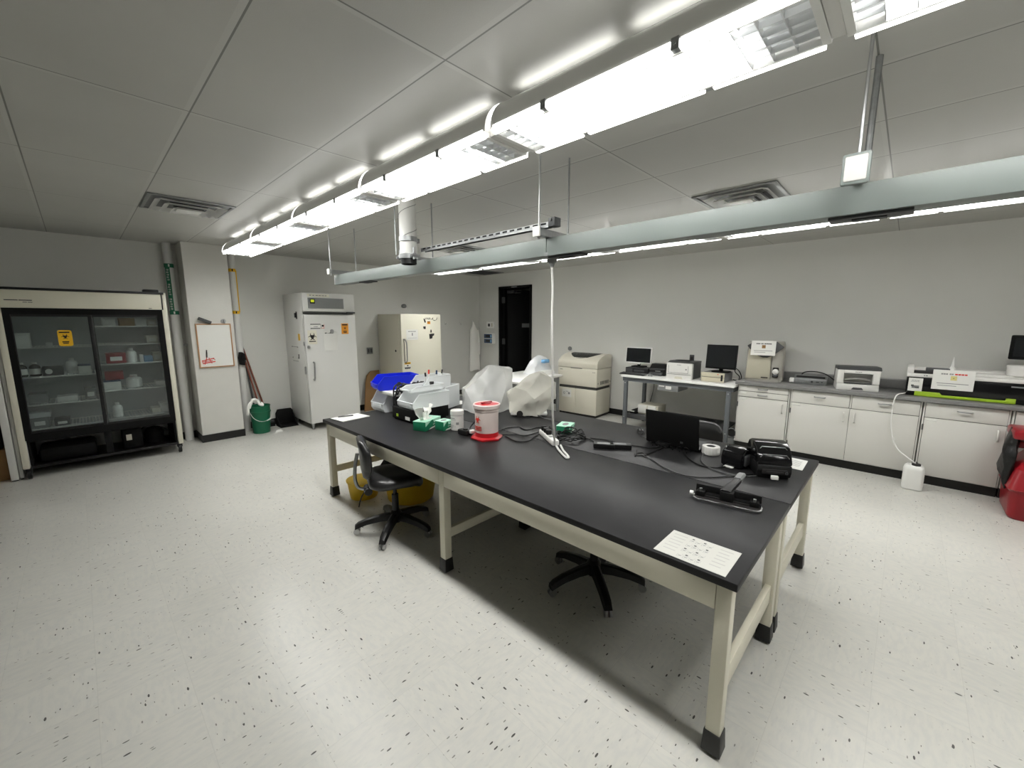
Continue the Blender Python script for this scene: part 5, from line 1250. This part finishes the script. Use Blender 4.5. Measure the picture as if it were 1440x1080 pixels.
b = nb(); box(b, -.07, -.02, -.075, -.02, -.17, -.11, .006); tube(b, [(-.05,-.05,-.12), (-.02,-.07,-.05), (.02,-.07,-.04), (.04,-.07,-.09)], .012, n=6); obj('grey_plug', b, M['mid_grey'], t)
t = stack_bin('clear stacking bin at the back of the heap, its closed end to the right', (2.36, 3.36, TZ+.03), .35, .32, .26, .22)
one('foam_block', box_one(-.1, .3, -.1, .1, 0, .03, .004), M['matte_black'], 'black foam pad under the rear clear bin', 'pad', (2.42, 3.42, TZ), .35)
t = stack_bin('clear stacking bin holding markers, on top right of the heap', (2.27, 3.44, TZ+.235), .08, .33, .2, .125)
for i, (dx, dy, mm, lab) in enumerate(((.1,-.02,'ink','dark capped marker leaning left in the top clear bin'), (.15,.03,'red_ink','red capped marker in the top clear bin'), (.2,-.03,'navy','navy capped marker in the top clear bin'), (.28,.02,'dark_grey','grey scoop handle sticking out of the top clear bin at the right'))):
    t = thing('marker_pen', lab, 'marker', (2.27+dx, 3.46+dy, TZ+.242), 0, 'markers in the top clear bin')
    e = Vector(((-.02, .01, .012, .04)[i], .0, (.15, .17, .165, .16)[i]))
    b = nb(); cyl(b, (0,0,.0), e*.75, .008, n=10); obj('barrel', b, M['bright'], t)
    b = nb(); cyl(b, e*.75, e, .009, n=10); obj('cap', b, M[mm], t)
t = stack_bin('shallow clear bin nested on the front clear bin', (2.03, 3.27, TZ+.257), .03, .36, .16, .05)
one('rubber_stopper', (lambda b: (lathe(b, [(.018,0), (.022,.03), (.02,.034), (.001,.034)], n=16), b)[1])(nb()), M['ink'], 'small black rubber stopper on the shallow nested bin', 'stopper', (2.27, 3.22, TZ+.30))
# tissue boxes
def tissue(lab, loc, rz, w, d, h, plume):
    t = thing('tissue_box', lab, 'tissue box', loc, rz, 'green and white tissue boxes')
    b = nb(); box(b, -w/2, w/2, 0, d, 0, h, .002); obj('carton', b, M['green_box'], t)
    b = nb(); box(b, -w/2-.0004, w/2+.0004, -.0004, d+.0004, h-.002, h+.0008); prism(b, [(-w/2,h*.5), (-w*.1,h), (-w/2,h)], 'y', -.0012, -.0004); prism(b, [(w*.05,h*.6), (w/2,h*.7), (w/2,h), (-w*.02,h)], 'y', -.0012, -.0004); obj('top_print', b, M['pale_green'], t)
    b = nb(); prism(b, [(-w*.3,h*.05), (w/2,h*.08), (w/2,h*.3), (-w*.18,h*.18)], 'y', -.0012, -.0004); bars(b, -w*.02, w*.4, h*.45, .006, -.0005, 5, .2); obj('side_print', b, M['paper'], t)
    b = nb(); prism(b, [(w*.28*math.cos(2*PI*i/20), d/2+d*.22*math.sin(2*PI*i/20)) for i in range(20)], 'z', h+.0009, h+.0018); obj('opening', b, M['grey_ink'] if not plume else M['paper'], t)
    if plume:
        b = nb(); rr = random.Random(3); rows = []
        for i in range(13):
            a = 2*PI*i/12
        n = 14; L1 = []; L2 = []; L3 = []
        for i in range(n+1):
            u = -1+2*i/n; L1.append(b.verts.new((u*.055-.03, d*.5+.018*math.sin(i*1.9), h))); L2.append(b.verts.new((u*.10-.03, d*.5+.03*math.sin(i*1.5+1), h+.06+.012*math.sin(i*2.3)))); L3.append(b.verts.new((u*.115-.03, d*.5+.035*math.sin(i*1.3+2), h+.105+.016*math.sin(i*1.1)-.035*(abs(u+.1) < .3))))
        for A, B_ in ((L1, L2), (L2, L3)):
            for i in range(n): b.faces.new((A[i], A[i+1], B_[i+1], B_[i]))
        bmesh.ops.subdivide_edges(b, edges=b.edges[:], cuts=1, use_grid_fill=True); bmesh.ops.solidify(b, geom=b.faces[:], thickness=.0012)
        obj('tissue', b, M['cloth'], t, ang=80)
    return t
tissue('green and white tissue box with a tissue pulled up, in front of the clear bins', (2.01, 2.845, TZ), .42, .25, .12, .078, True)
tissue('small green and white tissue box beside the white wipes canister', (2.055, 2.70, TZ), .15, .105, .1, .078, False)
tissue('small green and white tissue box behind the hanging white cord', (2.72, 1.915, TZ), .35, .16, .11, .062, False)
t = thing('wipes_canister', 'white labelled wipes canister between the small tissue box and the sharps container', 'canister', (2.125, 2.665, TZ))
b = nb(); lathe(b, [(.05,0), (.054,.005), (.054,.125), (.05,.132)], n=32); obj('body', b, M['bright'], t)
b = nb(); lathe(b, [(.0555,.13), (.0565,.135), (.0565,.163), (.053,.168), (.042,.169), (.04,.165), (.001,.165)], n=32); obj('lid', b, M['bright'], t)
b = nb()
for z, hh, n0, n1 in ((.105,.006,-70,-10), (.092,.003,-70,0), (.062,.02,0,22), (.045,.003,-80,-20), (.036,.003,-80,0), (.027,.003,-80,-30)):
    for i in range(8):
        a = math.radians(n0+(n1-n0)*i/8)+PI*1.13+math.radians(90)-PI/2+.35; Mx = Matrix.Translation((.0542*math.cos(a), .0542*math.sin(a), z)) @ Matrix.Rotation(a+PI/2, 4, 'Z'); box(b, -.0028, .0028, -.0004, .0004, -hh/2, hh/2, M=Mx)
obj('label_print', b, M['grey_ink'], t)
# sharps container
t = thing('sharps_container', 'pinkish white round sharps container with red lid and red hexagonal base', 'sharps container', (2.125, 2.30, TZ))
b = nb(); prism(b, [(.128*math.cos(PI/6+i*PI/3), .128*math.sin(PI/6+i*PI/3)) for i in range(6)], 'z', 0, .014, .003); lathe(b, [(.118,.014), (.092,.022), (.09,.055)], n=6 if False else 32); obj('base', b, M['red'], t)
b = nb(); lathe(b, [(.088,.05), (.09,.056), (.092,.215), (.096,.222), (.096,.238), (.104,.244), (.106,.27), (.1,.276), (.094,.268)], n=40, cap1=False); obj('body', b, M['pink'], t)
b = nb(); lathe(b, [(.097,.262), (.097,.269), (.06,.272), (.04,.278), (.001,.278)], n=36); obj('lid', b, M['red'], t)
b = nb(); lathe(b, [(.038,.278), (.034,.284), (.001,.284)], n=24); box(b, -.05, .05, -.01, .01, .277, .288, .003); obj('lid_cap', b, M['dark_red'], t)
b = nb()
def on_cyl(b, fn, R, a0):
    """wrap flat marks (x,z) onto a cylinder of radius R about angle a0"""
    n0 = len(b.verts); fn(b); 
    for v in list(b.verts)[n0:]:
        x, y, z = v.co; a = a0+x/R; r_ = R-y; v.co = Vector((r_*math.cos(a), r_*math.sin(a), z))
def marks(b):
    trefoil(b, 0, .16, .033, 0, t_=.0012); bars(b, -.04, .04, .105, .008, 0, 8, .25, t=.0012); bars(b, -.04, .04, .092, .006, 0, 8, .25, t=.0012); bars(b, -.04, .04, .08, .006, 0, 7, .25, t=.0012)
on_cyl(b, marks, .0925, math.radians(178)); obj('biohazard_print', b, M['red_ink'], t)
t = thing('black_device', 'small black desk device with a white plug, left of the sharps container', 'device', (2.06, 2.5, TZ))
b = nb(); box(b, -.03, .05, -.06, .05, 0, .045, .012); cyl(b, (0,-.02,.045), (0,-.02,.055), .02, n=14); obj('body', b, M['black'], t)
b = nb(); box(b, .0, .04, -.09, -.062, .02, .05, .006); obj('plug', b, M['bright'], t)
b = nb(); tube(b, [(.05,.0,.02), (.12,.04,.05), (.17,.02,.09), (.2,.03,.03), (.26,.1,.01)], .006); obj('cord', b, M['black'], t)
# frosted cover over the large microscope
a = vframe(2.85, 3.1)
def wr(x, d, z): return (x, d, z)
t = thing('covered_microscope', 'large instrument under a frosted white plastic dust cover', 'covered instrument', (2.85, 3.1, TZ), a)
b = nb()
box(b, -.15, .17, -.14, .14, 0, .06, .02); box(b, .03, .15, .02, .12, .06, .36, .02); hull(b, [(-.12,-.1,.16), (.14,-.1,.2), (.14,.1,.24), (-.12,.1,.2), (.02,-.06,.4), (.17,-.06,.39), (.17,.08,.38), (.04,.08,.4)]); obj('instrument', b, M['dark_grey'], t)
b = nb()
pts = [(-.245,.16,.0), (-.235,-.05,.0), (-.10,-.23,.0), (.12,-.21,.0), (.25,-.05,.0), (.26,.17,.0),
       (-.24,.12,.20), (-.19,-.12,.22), (.0,-.16,.25), (.2,-.13,.25), (.262,.1,.25),
       (-.005,.06,.425), (.05,-.05,.445), (.2,-.06,.44), (.272,.03,.4), (.25,.12,.4), (.05,.13,.43), (-.12,.08,.315)]
blob(b, pts, 5, .017, 3, 8)
for v in b.verts: v.co.z = max(v.co.z, .001)
obj('dust_cover', b, M['cover'], t, ang=26)
b = nb(); tube(b, [(-.245,.1,.012), (-.235,-.05,.012), (-.10,-.235,.012), (.12,-.215,.012), (.255,-.05,.012)], .006, k=1); obj('cover_hem', b, M['bin_clear'], t)
t = thing('covered_microscope', 'smaller instrument under a cream crumpled plastic bag, beside the hanging cord', 'covered instrument', (2.97, 2.6, TZ), vframe(2.97, 2.6))
b = nb(); box(b, -.18, .17, -.11, .11, .012, .045, .01); obj('base_plate', b, M['bright'], t)
for x, y in ((-.12,-.1), (.02,-.12), (.12,-.09), (-.15,.08), (.12,.09)):
    b = nb(); cyl(b, (x,y,0), (x,y,.016), .014, n=12); obj('foot', b, M['ink'], t)
b = nb(); cyl(b, (-.09,-.112,.035), (-.09,-.145,.035), .03, n=18); obj('focus_knob', b, M['ink'], t)
b = nb(); box(b, -.06, -.02, -.114, -.108, .015, .04); box(b, .0, .05, -.114, -.108, .015, .04); obj('base_slots', b, M['ink'], t)
b = nb(); box(b, .03, .13, .0, .1, .045, .3, .02); box(b, -.12, .1, -.07, .05, .045, .12, .02); hull(b, [(-.1,-.07,.2), (.12,-.05,.24), (.12,.08,.3), (-.06,.06,.3), (.1,.02,.36)]); obj('instrument', b, M['dark_grey'], t)
b = nb()
pts = [(-.17,-.09,.05), (.07,-.14,.015), (.10,.1,.03), (-.16,.1,.06), (-.212,0,.205), (-.13,-.06,.27), (-.03,-.12,.25), (.045,-.15,.18), (.0,.03,.385), (.10,-.03,.40), (.12,.07,.38), (.244,0,.315), (.24,.02,.17), (.14,-.05,.12), (.15,-.1,.25)]
blob(b, pts, 5, .026, 9, 9)
for v in b.verts: v.co.z = max(v.co.z, .012)
obj('plastic_bag', b, M['bag'], t, ang=26)
b = nb(); tube(b, [(.05,-.12,.03), (.16,-.22,.01), (.28,-.33,.006), (.36,-.47,.008), (.38,-.55,.03)], .0045); obj('cord', b, M['dark_grey'], t)
# power strip, cables
t = thing('power_strip', 'white power strip lying at the foot of the hanging cord', 'power strip', (2.42, 1.92, TZ), math.radians(-123)+PI)
b = nb(); box(b, -.17, .17, -.027, .027, 0, .04, .008); obj('body', b, M['bright'], t)
for x in (-.06, 0, .06, .12):
    b = nb(); prism(b, rrect(x-.018, x+.018, -.016, .016, .006), 'z', .0395, .0405); obj('socket', b, M['grey_ink'], t)
for x, y in ((.06,0), (.12,0), (0,0)):
    b = nb(); box(b, x-.018, x+.018, -.02, .02, .041, .08, .008); obj('plug', b, M['black'], t)
def cable(lab, pts, r=.0048, mm='black', grp='black cables across the benches'):
    b = nb(); p0 = Vector(pts[0]); tube(b, [Vector(p)-p0 for p in pts], r, n=8); return one('power_cable', b, M[mm], lab, 'cable', (p0.x, p0.y, p0.z), 0, grp)
z = TZ+.006
cable('black cable looping from behind the sharps container toward the power strip, rearmost', [(2.26,2.36,z), (2.42,2.38,z), (2.52,2.33,z), (2.5,2.22,z), (2.62,2.2,z), (2.66,2.12,z), (2.52,1.99,TZ+.07)])
cable('black cable curving in a wide bow right of the sharps container, nearest the bench front', [(2.25,2.22,z), (2.22,2.14,z), (2.2,2.05,z), (2.26,2.0,z), (2.4,2.04,z), (2.5,2.06,z), (2.5,1.96,TZ+.07)])
cable('black cable running nearly straight from the sharps container to the power strip', [(2.25,2.27,z), (2.33,2.2,z), (2.36,2.12,z), (2.45,2.1,z), (2.54,2.05,TZ+.03), (2.46,1.9,TZ+.08)])
r = random.Random(8); pts = []
for i in range(40):
    a = i*.62; pts.append((2.56+.15*math.cos(a)*(.6+.4*r.random()), 1.81+.13*math.sin(a)*(.6+.4*r.random()), z+.004+.05*r.random()*(1 if i % 3 else .2)))
cable('heap of looped black cable beside the power strip and small tissue box', pts, .0055)
cable('black cable leading from the cable heap to the power adapters', [(2.6,1.75,z), (2.62,1.68,z+.004), (2.585,1.6,z), (2.57,1.56,TZ+.02)])
cable('black cable running from the adapters toward the back of the laptop', [(2.66,1.7,z), (2.7,1.58,z), (2.69,1.45,z), (2.72,1.34,z), (2.75,1.24,z), (2.86,1.2,z)])
for lab, x, y, rz in (('larger black power adapter with a grey label, nearer the hanging cord', 2.535, 1.50, math.radians(-60)), ('smaller black power adapter touching the larger one, nearer the laptop', 2.605, 1.41, math.radians(-55))):
    t = thing('power_adapter', lab, 'power adapter', (x, y, TZ), rz, 'black power adapters')
    s = 1 if 'larger' in lab else .85
    b = nb(); box(b, -.075*s, .075*s, -.03, .03, 0, .034*s, .005); obj('body', b, M['black'], t)
    b = nb(); box(b, -.05*s, .04*s, -.02, .02, .0335*s, .0345*s); obj('rating_label', b, M['mid_grey'], t)
cable('thin black cable wandering from under the laptop across the middle of the benches', [(2.84,1.18,z), (2.62,1.2,z), (2.56,1.22,z), (2.52,1.14,z), (2.42,1.0,z), (2.38,.86,z), (2.46,.74,z), (2.56,.66,z), (2.68,.58,z)], .004)
cable('thin black cable with a small loop in front of the laptop', [(2.64,1.3,z), (2.57,1.27,z), (2.53,1.25,z), (2.57,1.2,z), (2.6,1.24,z), (2.55,1.26,z), (2.5,1.24,z)], .004)
cable('black cable from the laptop to the small rounded printer', [(2.83,1.05,z), (2.7,.96,z), (2.62,.86,z), (2.64,.78,z), (2.72,.73,z), (2.78,.71,z)], .0045)
cable('pale cable hanging in a loop beside the roll of tape', [(2.93,.93,z), (2.84,.92,z), (2.7,.88,z), (2.6,.78,z), (2.58,.66,z), (2.66,.56,z), (2.74,.53,z)], .004, 'dark_grey')
# laptop seen from behind
t = thing('laptop', 'open black laptop seen from behind on the bench near the black chair', 'laptop', (2.895, 1.155, TZ), PI/2-.03)
b = nb(); box(b, -.195, .195, -.26, .0, .004, .024, .004); obj('base', b, M['black'], t)
b = nb(); box(b, -.17, .17, -.22, -.09, .0235, .0255); obj('keyboard', b, M['dark_grey'], t)
Mx = Matrix.Translation((0,.004,.012)) @ Matrix.Rotation(math.radians(-8), 4, 'X')
b = nb(); box(b, -.195, .195, 0, .012, .0, .25, .006, M=Mx); ld = obj('lid', b, M['matte_black'], t)
b = nb(); box(b, -.18, .18, -.001, .0005, .015, .238, M=Mx); obj('screen', b, M['screen'], ld)
b = nb(); box(b, -.085, -.065, .0115, .0128, .035, .05, M=Mx); obj('logo', b, M['steel'], ld)
b = nb(); r = random.Random(5)
for i in range(6): tube(b, [(-.15+.05*i+r.uniform(-.02,.02), .015+r.uniform(0,.02), .006), (-.13+.05*i, .05+r.uniform(0,.03), .02+r.uniform(0,.02)), (-.1+.05*i, .03, .012), (-.14+.05*i, .08, .006)], .0045, n=6, k=5)
box(b, .0, .1, .02, .06, 0, .03, .006); obj('rear_leads', b, M['black'], t)
t = thing('computer_mouse', 'small black computer mouse left of the laptop', 'mouse', (3.1, 1.5, TZ), .6)
b = nb(); hull(b, [(-.05,-.025,0), (.05,-.022,0), (.05,.022,0), (-.05,.025,0), (-.035,-.02,.028), (.0,-.022,.034), (.03,-.016,.024), (.03,.016,.024), (0,.022,.034), (-.035,.02,.028)]); obj('shell', b, M['black'], t)
b = nb(); cyl(b, (-.02,-.003,.032), (-.02,.003,.032), .008, n=12); obj('wheel', b, M['dark_grey'], t)
b = nb(); tube(b, [(-.05,0,.01), (-.12,.02,.004), (-.2,-.03,.004), (-.22,-.12,.004), (-.1,-.2,.004)], .0025, n=6); obj('cord', b, M['black'], t)
t = thing('tape_roll', 'white roll of labels lying flat right of the laptop', 'roll', (2.93, .90, TZ))
b = nb(); lathe(b, [(.03,0), (.055,0), (.057,.004), (.057,.05), (.055,.054), (.03,.054), (.03,0)], n=32, cap0=False, cap1=False); obj('roll', b, M['bright'], t)
b = nb(); lathe(b, [(.024,.002), (.0295,.002), (.0295,.052), (.024,.052), (.024,.002)], n=24, cap0=False, cap1=False)
for i in range(3): box(b, -.024, .024, -.003, .003, .02, .045, M=Matrix.Rotation(i*PI/3, 4, 'Z'))
obj('core', b, M['dark_grey'], t)
b = nb()
for i in range(16):
    a_ = 2*PI*i/16; box(b, -.0008, .0008, -.0008, .0008, .006, .048, M=Matrix.Translation((.0572*math.cos(a_), .0572*math.sin(a_), 0)))
obj('ridges', b, M['fixture'], t)
# black printers
t = thing('label_printer', 'small rounded glossy black printer left of the larger black label printer', 'printer', (2.79, .70, TZ), math.radians(-100)+.0)
b = nb(); rs = []
for x, s in ((-.07,.85), (-.055,1), (.05,1), (.065,.93)):
    pr = [(-.07,0), (.085,0), (.09,.05), (.075,.1), (.03,.125), (-.02,.125), (-.06,.1), (-.075,.05)]
    rs.append([b.verts.new((x, y*s, (z-.06)*s+.062)) for y, z in pr])
skin(b, rs); bmesh.ops.bevel(b, geom=b.edges[:], offset=.008, segments=2, affect='EDGES'); obj('body', b, M['gloss_black'], t)
b = nb(); box(b, -.035, .02, -.095, -.07, .004, .012, .003); obj('paper_tip', b, M['paper'], t)
b = nb(); box(b, .06, .08, -.05, .06, .02, .09, .012); obj('side_panel', b, M['dark_grey'], t)
t = thing('label_printer', 'larger glossy black label printer with a white label in its front slot', 'printer', (2.79, .53, TZ), math.radians(-62))
b = nb(); prism(b, [(-.11,.012), (.11,.012), (.115,.085), (-.12,.085), (-.125,.05)], 'x', -.088, .088, .006); box(b, -.08, .08, -.1, .1, 0, .014); obj('base', b, M['black'], t)
b = nb(); prism(b, [(-.125,.087), (.115,.087), (.118,.14), (.09,.178), (.045,.197), (-.02,.197), (-.065,.178), (-.1,.14)], 'x', -.09, .09, .01); obj('cover', b, M['gloss_black'], t)
b = nb()
for y, z in ((-.07,.1755), (-.104,.1385)): 
    tube(b, [(-.074,y-.004,z-.014), (-.06,y,z+.003), (.06,y,z+.003), (.074,y-.004,z-.014)], .0028, n=6, k=1)
obj('cover_ridge', b, M['steel'], t)
b = nb(); box(b, -.065, .065, -.128, -.115, .03, .062, .005); box(b, -.045, .045, -.132, -.124, .036, .05, .003); obj('front_slot', b, M['ink'], t)
b = nb(); box(b, -.02, .016, -.15, -.13, .008, .03, .002); obj('label', b, M['paper'], t)
b = nb(); cyl(b, (.06,-.126,.045), (.06,-.134,.045), .008, n=10); obj('button', b, M['dark_grey'], t)
# hole punch
t = thing('hole_punch', 'long black hole punch with a grey tipped lever on the near bench', 'hole punch', (2.155, .57, TZ), math.radians(-80.5))
b = nb(); prism(b, rrect(-.155, .155, -.045, .05, .035, 6), 'z', 0, .012, .003); obj('base_tray', b, M['steel'], t)
b = nb(); prism(b, rrect(-.148, .148, -.038, .045, .03, 6), 'z', .0121, .0135); box(b, -.145, .145, -.005, .03, .014, .022, .002); obj('inner_bed', b, M['ink'], t)
b = nb(); box(b, -.148, .148, .028, .034, .013, .062, .002); box(b, -.148, .148, .0, .03, .012, .028, .002); box(b, -.03, .03, -.012, .03, .013, .06, .004)
for x in (-.12, .12): box(b, x-.02, x+.02, -.012, .028, .014, .04, .003)
obj('punch_rail', b, M['matte_black'], t)
b = nb()
for x in (-.12, 0, .12): cyl(b, (x,-.004,.03), (x,-.004,.055), .007, n=10)
obj('punch_pin', b, M['steel'], t)
b = nb(); rs = []
for x, y, zc, w_, h_ in ((-.01,.0,.055,.024,.024), (.0,.04,.064,.022,.026), (.02,.1,.076,.018,.024), (.03,.14,.083,.017,.024)): rs.append([b.verts.new((x+w_*u, y, zc+h_*v)) for u, v in ((-1,-.5), (1,-.5), (1,.3), (.6,.5), (-.6,.5), (-1,.3))])
skin(b, rs); lv = obj('lever', b, M['black'], t)
b = nb(); rs = []
for x, y, zc, w_, h_ in ((.03,.138,.084,.019,.026), (.035,.17,.09,.021,.028), (.042,.21,.093,.02,.024), (.045,.225,.091,.012,.014)): rs.append([b.verts.new((x+w_*u, y, zc+h_*v)) for u, v in ((-.9,-.5), (.9,-.5), (1,.1), (.6,.5), (-.6,.5), (-1,.1))])
skin(b, rs); obj('lever_grip', b, M['mid_grey'], lv)
b = nb(); cyl(b, (-.155,.0,.02), (-.172,.0,.02), .011, n=12); obj('end_knob', b, M['fixture'], t)
# papers
def flat_sheet(lab, corners, mm='paper', rows=None, name='paper_sheet', grp=None, lift=.0):
    c0 = sum((Vector((x, y, 0)) for x, y in corners), Vector())/4
    t = thing(name, lab, 'paper', (c0.x, c0.y, TZ+lift), 0, grp)
    b = nb(); A = [b.verts.new((x-c0.x, y-c0.y, .0002)) for x, y in corners]; B_ = [b.verts.new((x-c0.x, y-c0.y, .0012)) for x, y in corners]
    b.faces.new(A[::-1]); b.faces.new(B_)
    for i in range(4): b.faces.new((A[i], A[(i+1) % 4], B_[(i+1) % 4], B_[i]))
    obj('sheet', b, M[mm], t, sm=False)
    if rows:
        P = [Vector((x-c0.x, y-c0.y, .0016)) for x, y in corners]
        bil = lambda u, v: P[0].lerp(P[1], u).lerp(P[3].lerp(P[2], u), v)
        for nm, m_, qs in rows:
            b = nb()
            for u0, u1, v0, v1 in qs: b.faces.new([b.verts.new(bil(u, v)) for u, v in ((u0,v0), (u1,v0), (u1,v1), (u0,v1))])
            obj(nm, b, M[m_], t, sm=False)
    return t
r = random.Random(2); dk, gy = [], []
# printed seating-plan like marks: u runs along the long side (towards the bench end), v across
for k in range(4):
    for j in range(4):
        u = .33+k*.085; v = .10+j*.225
        if (k+j) % 2 == 0: dk.append((u, u+.035, v, v+.045))
        gy.append((u-.012, u-.008, v+.05, v+.16)); gy.append((u-.008, u+.03, v+.15, v+.155)); gy.append((u+.005, u+.045, v+.09, v+.12)); gy.append((u+.05, u+.053, v+.02, v+.1))
fa = []
for k in range(6): fa.append((.06+.02*(k % 2), .26, .12+k*.13, .15+k*.13)); fa.append((.74, .92-.03*(k % 2), .12+k*.13, .15+k*.13))
M['plan'] = mat('plan_paper', S(178,178,172), .8)
M['faint'] = mat('faint_print', S(160,160,157), .8)
flat_sheet('large white printed plan sheet at the near corner of the front bench', [(1.711,.651), (1.712,.382), (1.504,.381), (1.505,.65)], 'plan', rows=[('print', 'dark_grey', dk), ('line_print', 'grey_ink', gy), ('print', 'faint', fa)], name='plan_sheet')
flat_sheet('white printed sheet behind the larger black label printer at the bench end', [(3.22,.62), (3.205,.385), (2.97,.38), (2.985,.61)], rows=[('print', 'grey_ink', [(.55,.9,.2+.1*i,.225+.1*i) for i in range(6)])])
flat_sheet('white sheet half hidden between the two black label printers', [(3.12,.84), (3.1,.70), (2.93,.70), (2.94,.83)])
flat_sheet('white sheet lying behind the clear bins near the frosted dust cover', [(2.95,3.62), (2.92,3.46), (2.72,3.47), (2.74,3.64)])
# ------------------------------------------------------------------ under the benches
t = thing('storage_tub', 'round yellow tub with a black lid under the front bench behind the chair', 'tub', (2.03, 3.27, 0))
b = nb(); lathe(b, [(.2,0), (.21,.01), (.26,.3), (.265,.31)], n=36); obj('tub', b, M['yellow_bin'], t)
b = nb(); lathe(b, [(.272,.3), (.275,.315), (.22,.4), (.001,.44)], n=36); obj('lid', b, M['matte_black'], t)
t = thing('storage_tub', 'smaller yellow tub farther along under the front bench, near its end legs', 'tub', (1.73, 3.61, 0))
b = nb(); lathe(b, [(.12,0), (.125,.01), (.145,.16), (.15,.165)], n=30); obj('tub', b, M['yellow_bin'], t)
b = nb(); lathe(b, [(.153,.16), (.155,.172), (.13,.178), (.001,.178)], n=30); obj('lid', b, M['yellow_bin'], t)
t = thing('storage_crate', 'dark equipment crate under the rear bench', 'crate', (2.85, 2.75, 0), .0)
b = nb(); box(b, -.22, .22, -.3, .3, .02, .3, .01); obj('body', b, M['matte_black'], t)
b = nb(); box(b, -.23, .23, -.31, .31, .3, .325, .006); obj('lid', b, M['dark_grey'], t)

# ------------------------------------------------------------------ world, camera, view
w = bpy.data.worlds.new('room_ambient'); bpy.context.scene.world = w; w.use_nodes = True
w.node_tree.nodes['Background'].inputs[0].default_value = (.02,.02,.02,1); w.node_tree.nodes['Background'].inputs[1].default_value = .0
yaw, pitch, roll = math.radians(46.333), math.radians(-8.762), math.radians(.027)
fw = Vector((math.sin(yaw)*math.cos(pitch), math.cos(yaw)*math.cos(pitch), math.sin(pitch)))
r0 = Vector((math.cos(yaw), -math.sin(yaw), 0)); u0 = r0.cross(fw)
rr = r0*math.cos(roll)+u0*math.sin(roll); uu = -r0*math.sin(roll)+u0*math.cos(roll)
cam = bpy.data.cameras.new('camera'); cam.sensor_fit = 'HORIZONTAL'; cam.sensor_width = 36; cam.lens = 579.5/1440*36; cam.clip_start = .02
co = bpy.data.objects.new('camera', cam); C.objects.link(co)
Rm = Matrix((rr, uu, -fw)).transposed().to_4x4(); co.matrix_world = Matrix.Translation((0,0,1.66)) @ Rm
sc = bpy.context.scene; sc.camera = co
sc.view_settings.view_transform = 'Standard'; sc.view_settings.look = 'None'; sc.view_settings.gamma = 1; sc.view_settings.use_curve_mapping = False
sc.view_settings.exposure = 1.7
sc.cycles.max_bounces = 10; sc.cycles.diffuse_bounces = 5; sc.cycles.transparent_max_bounces = 24
sc.cycles.sample_clamp_indirect = 6
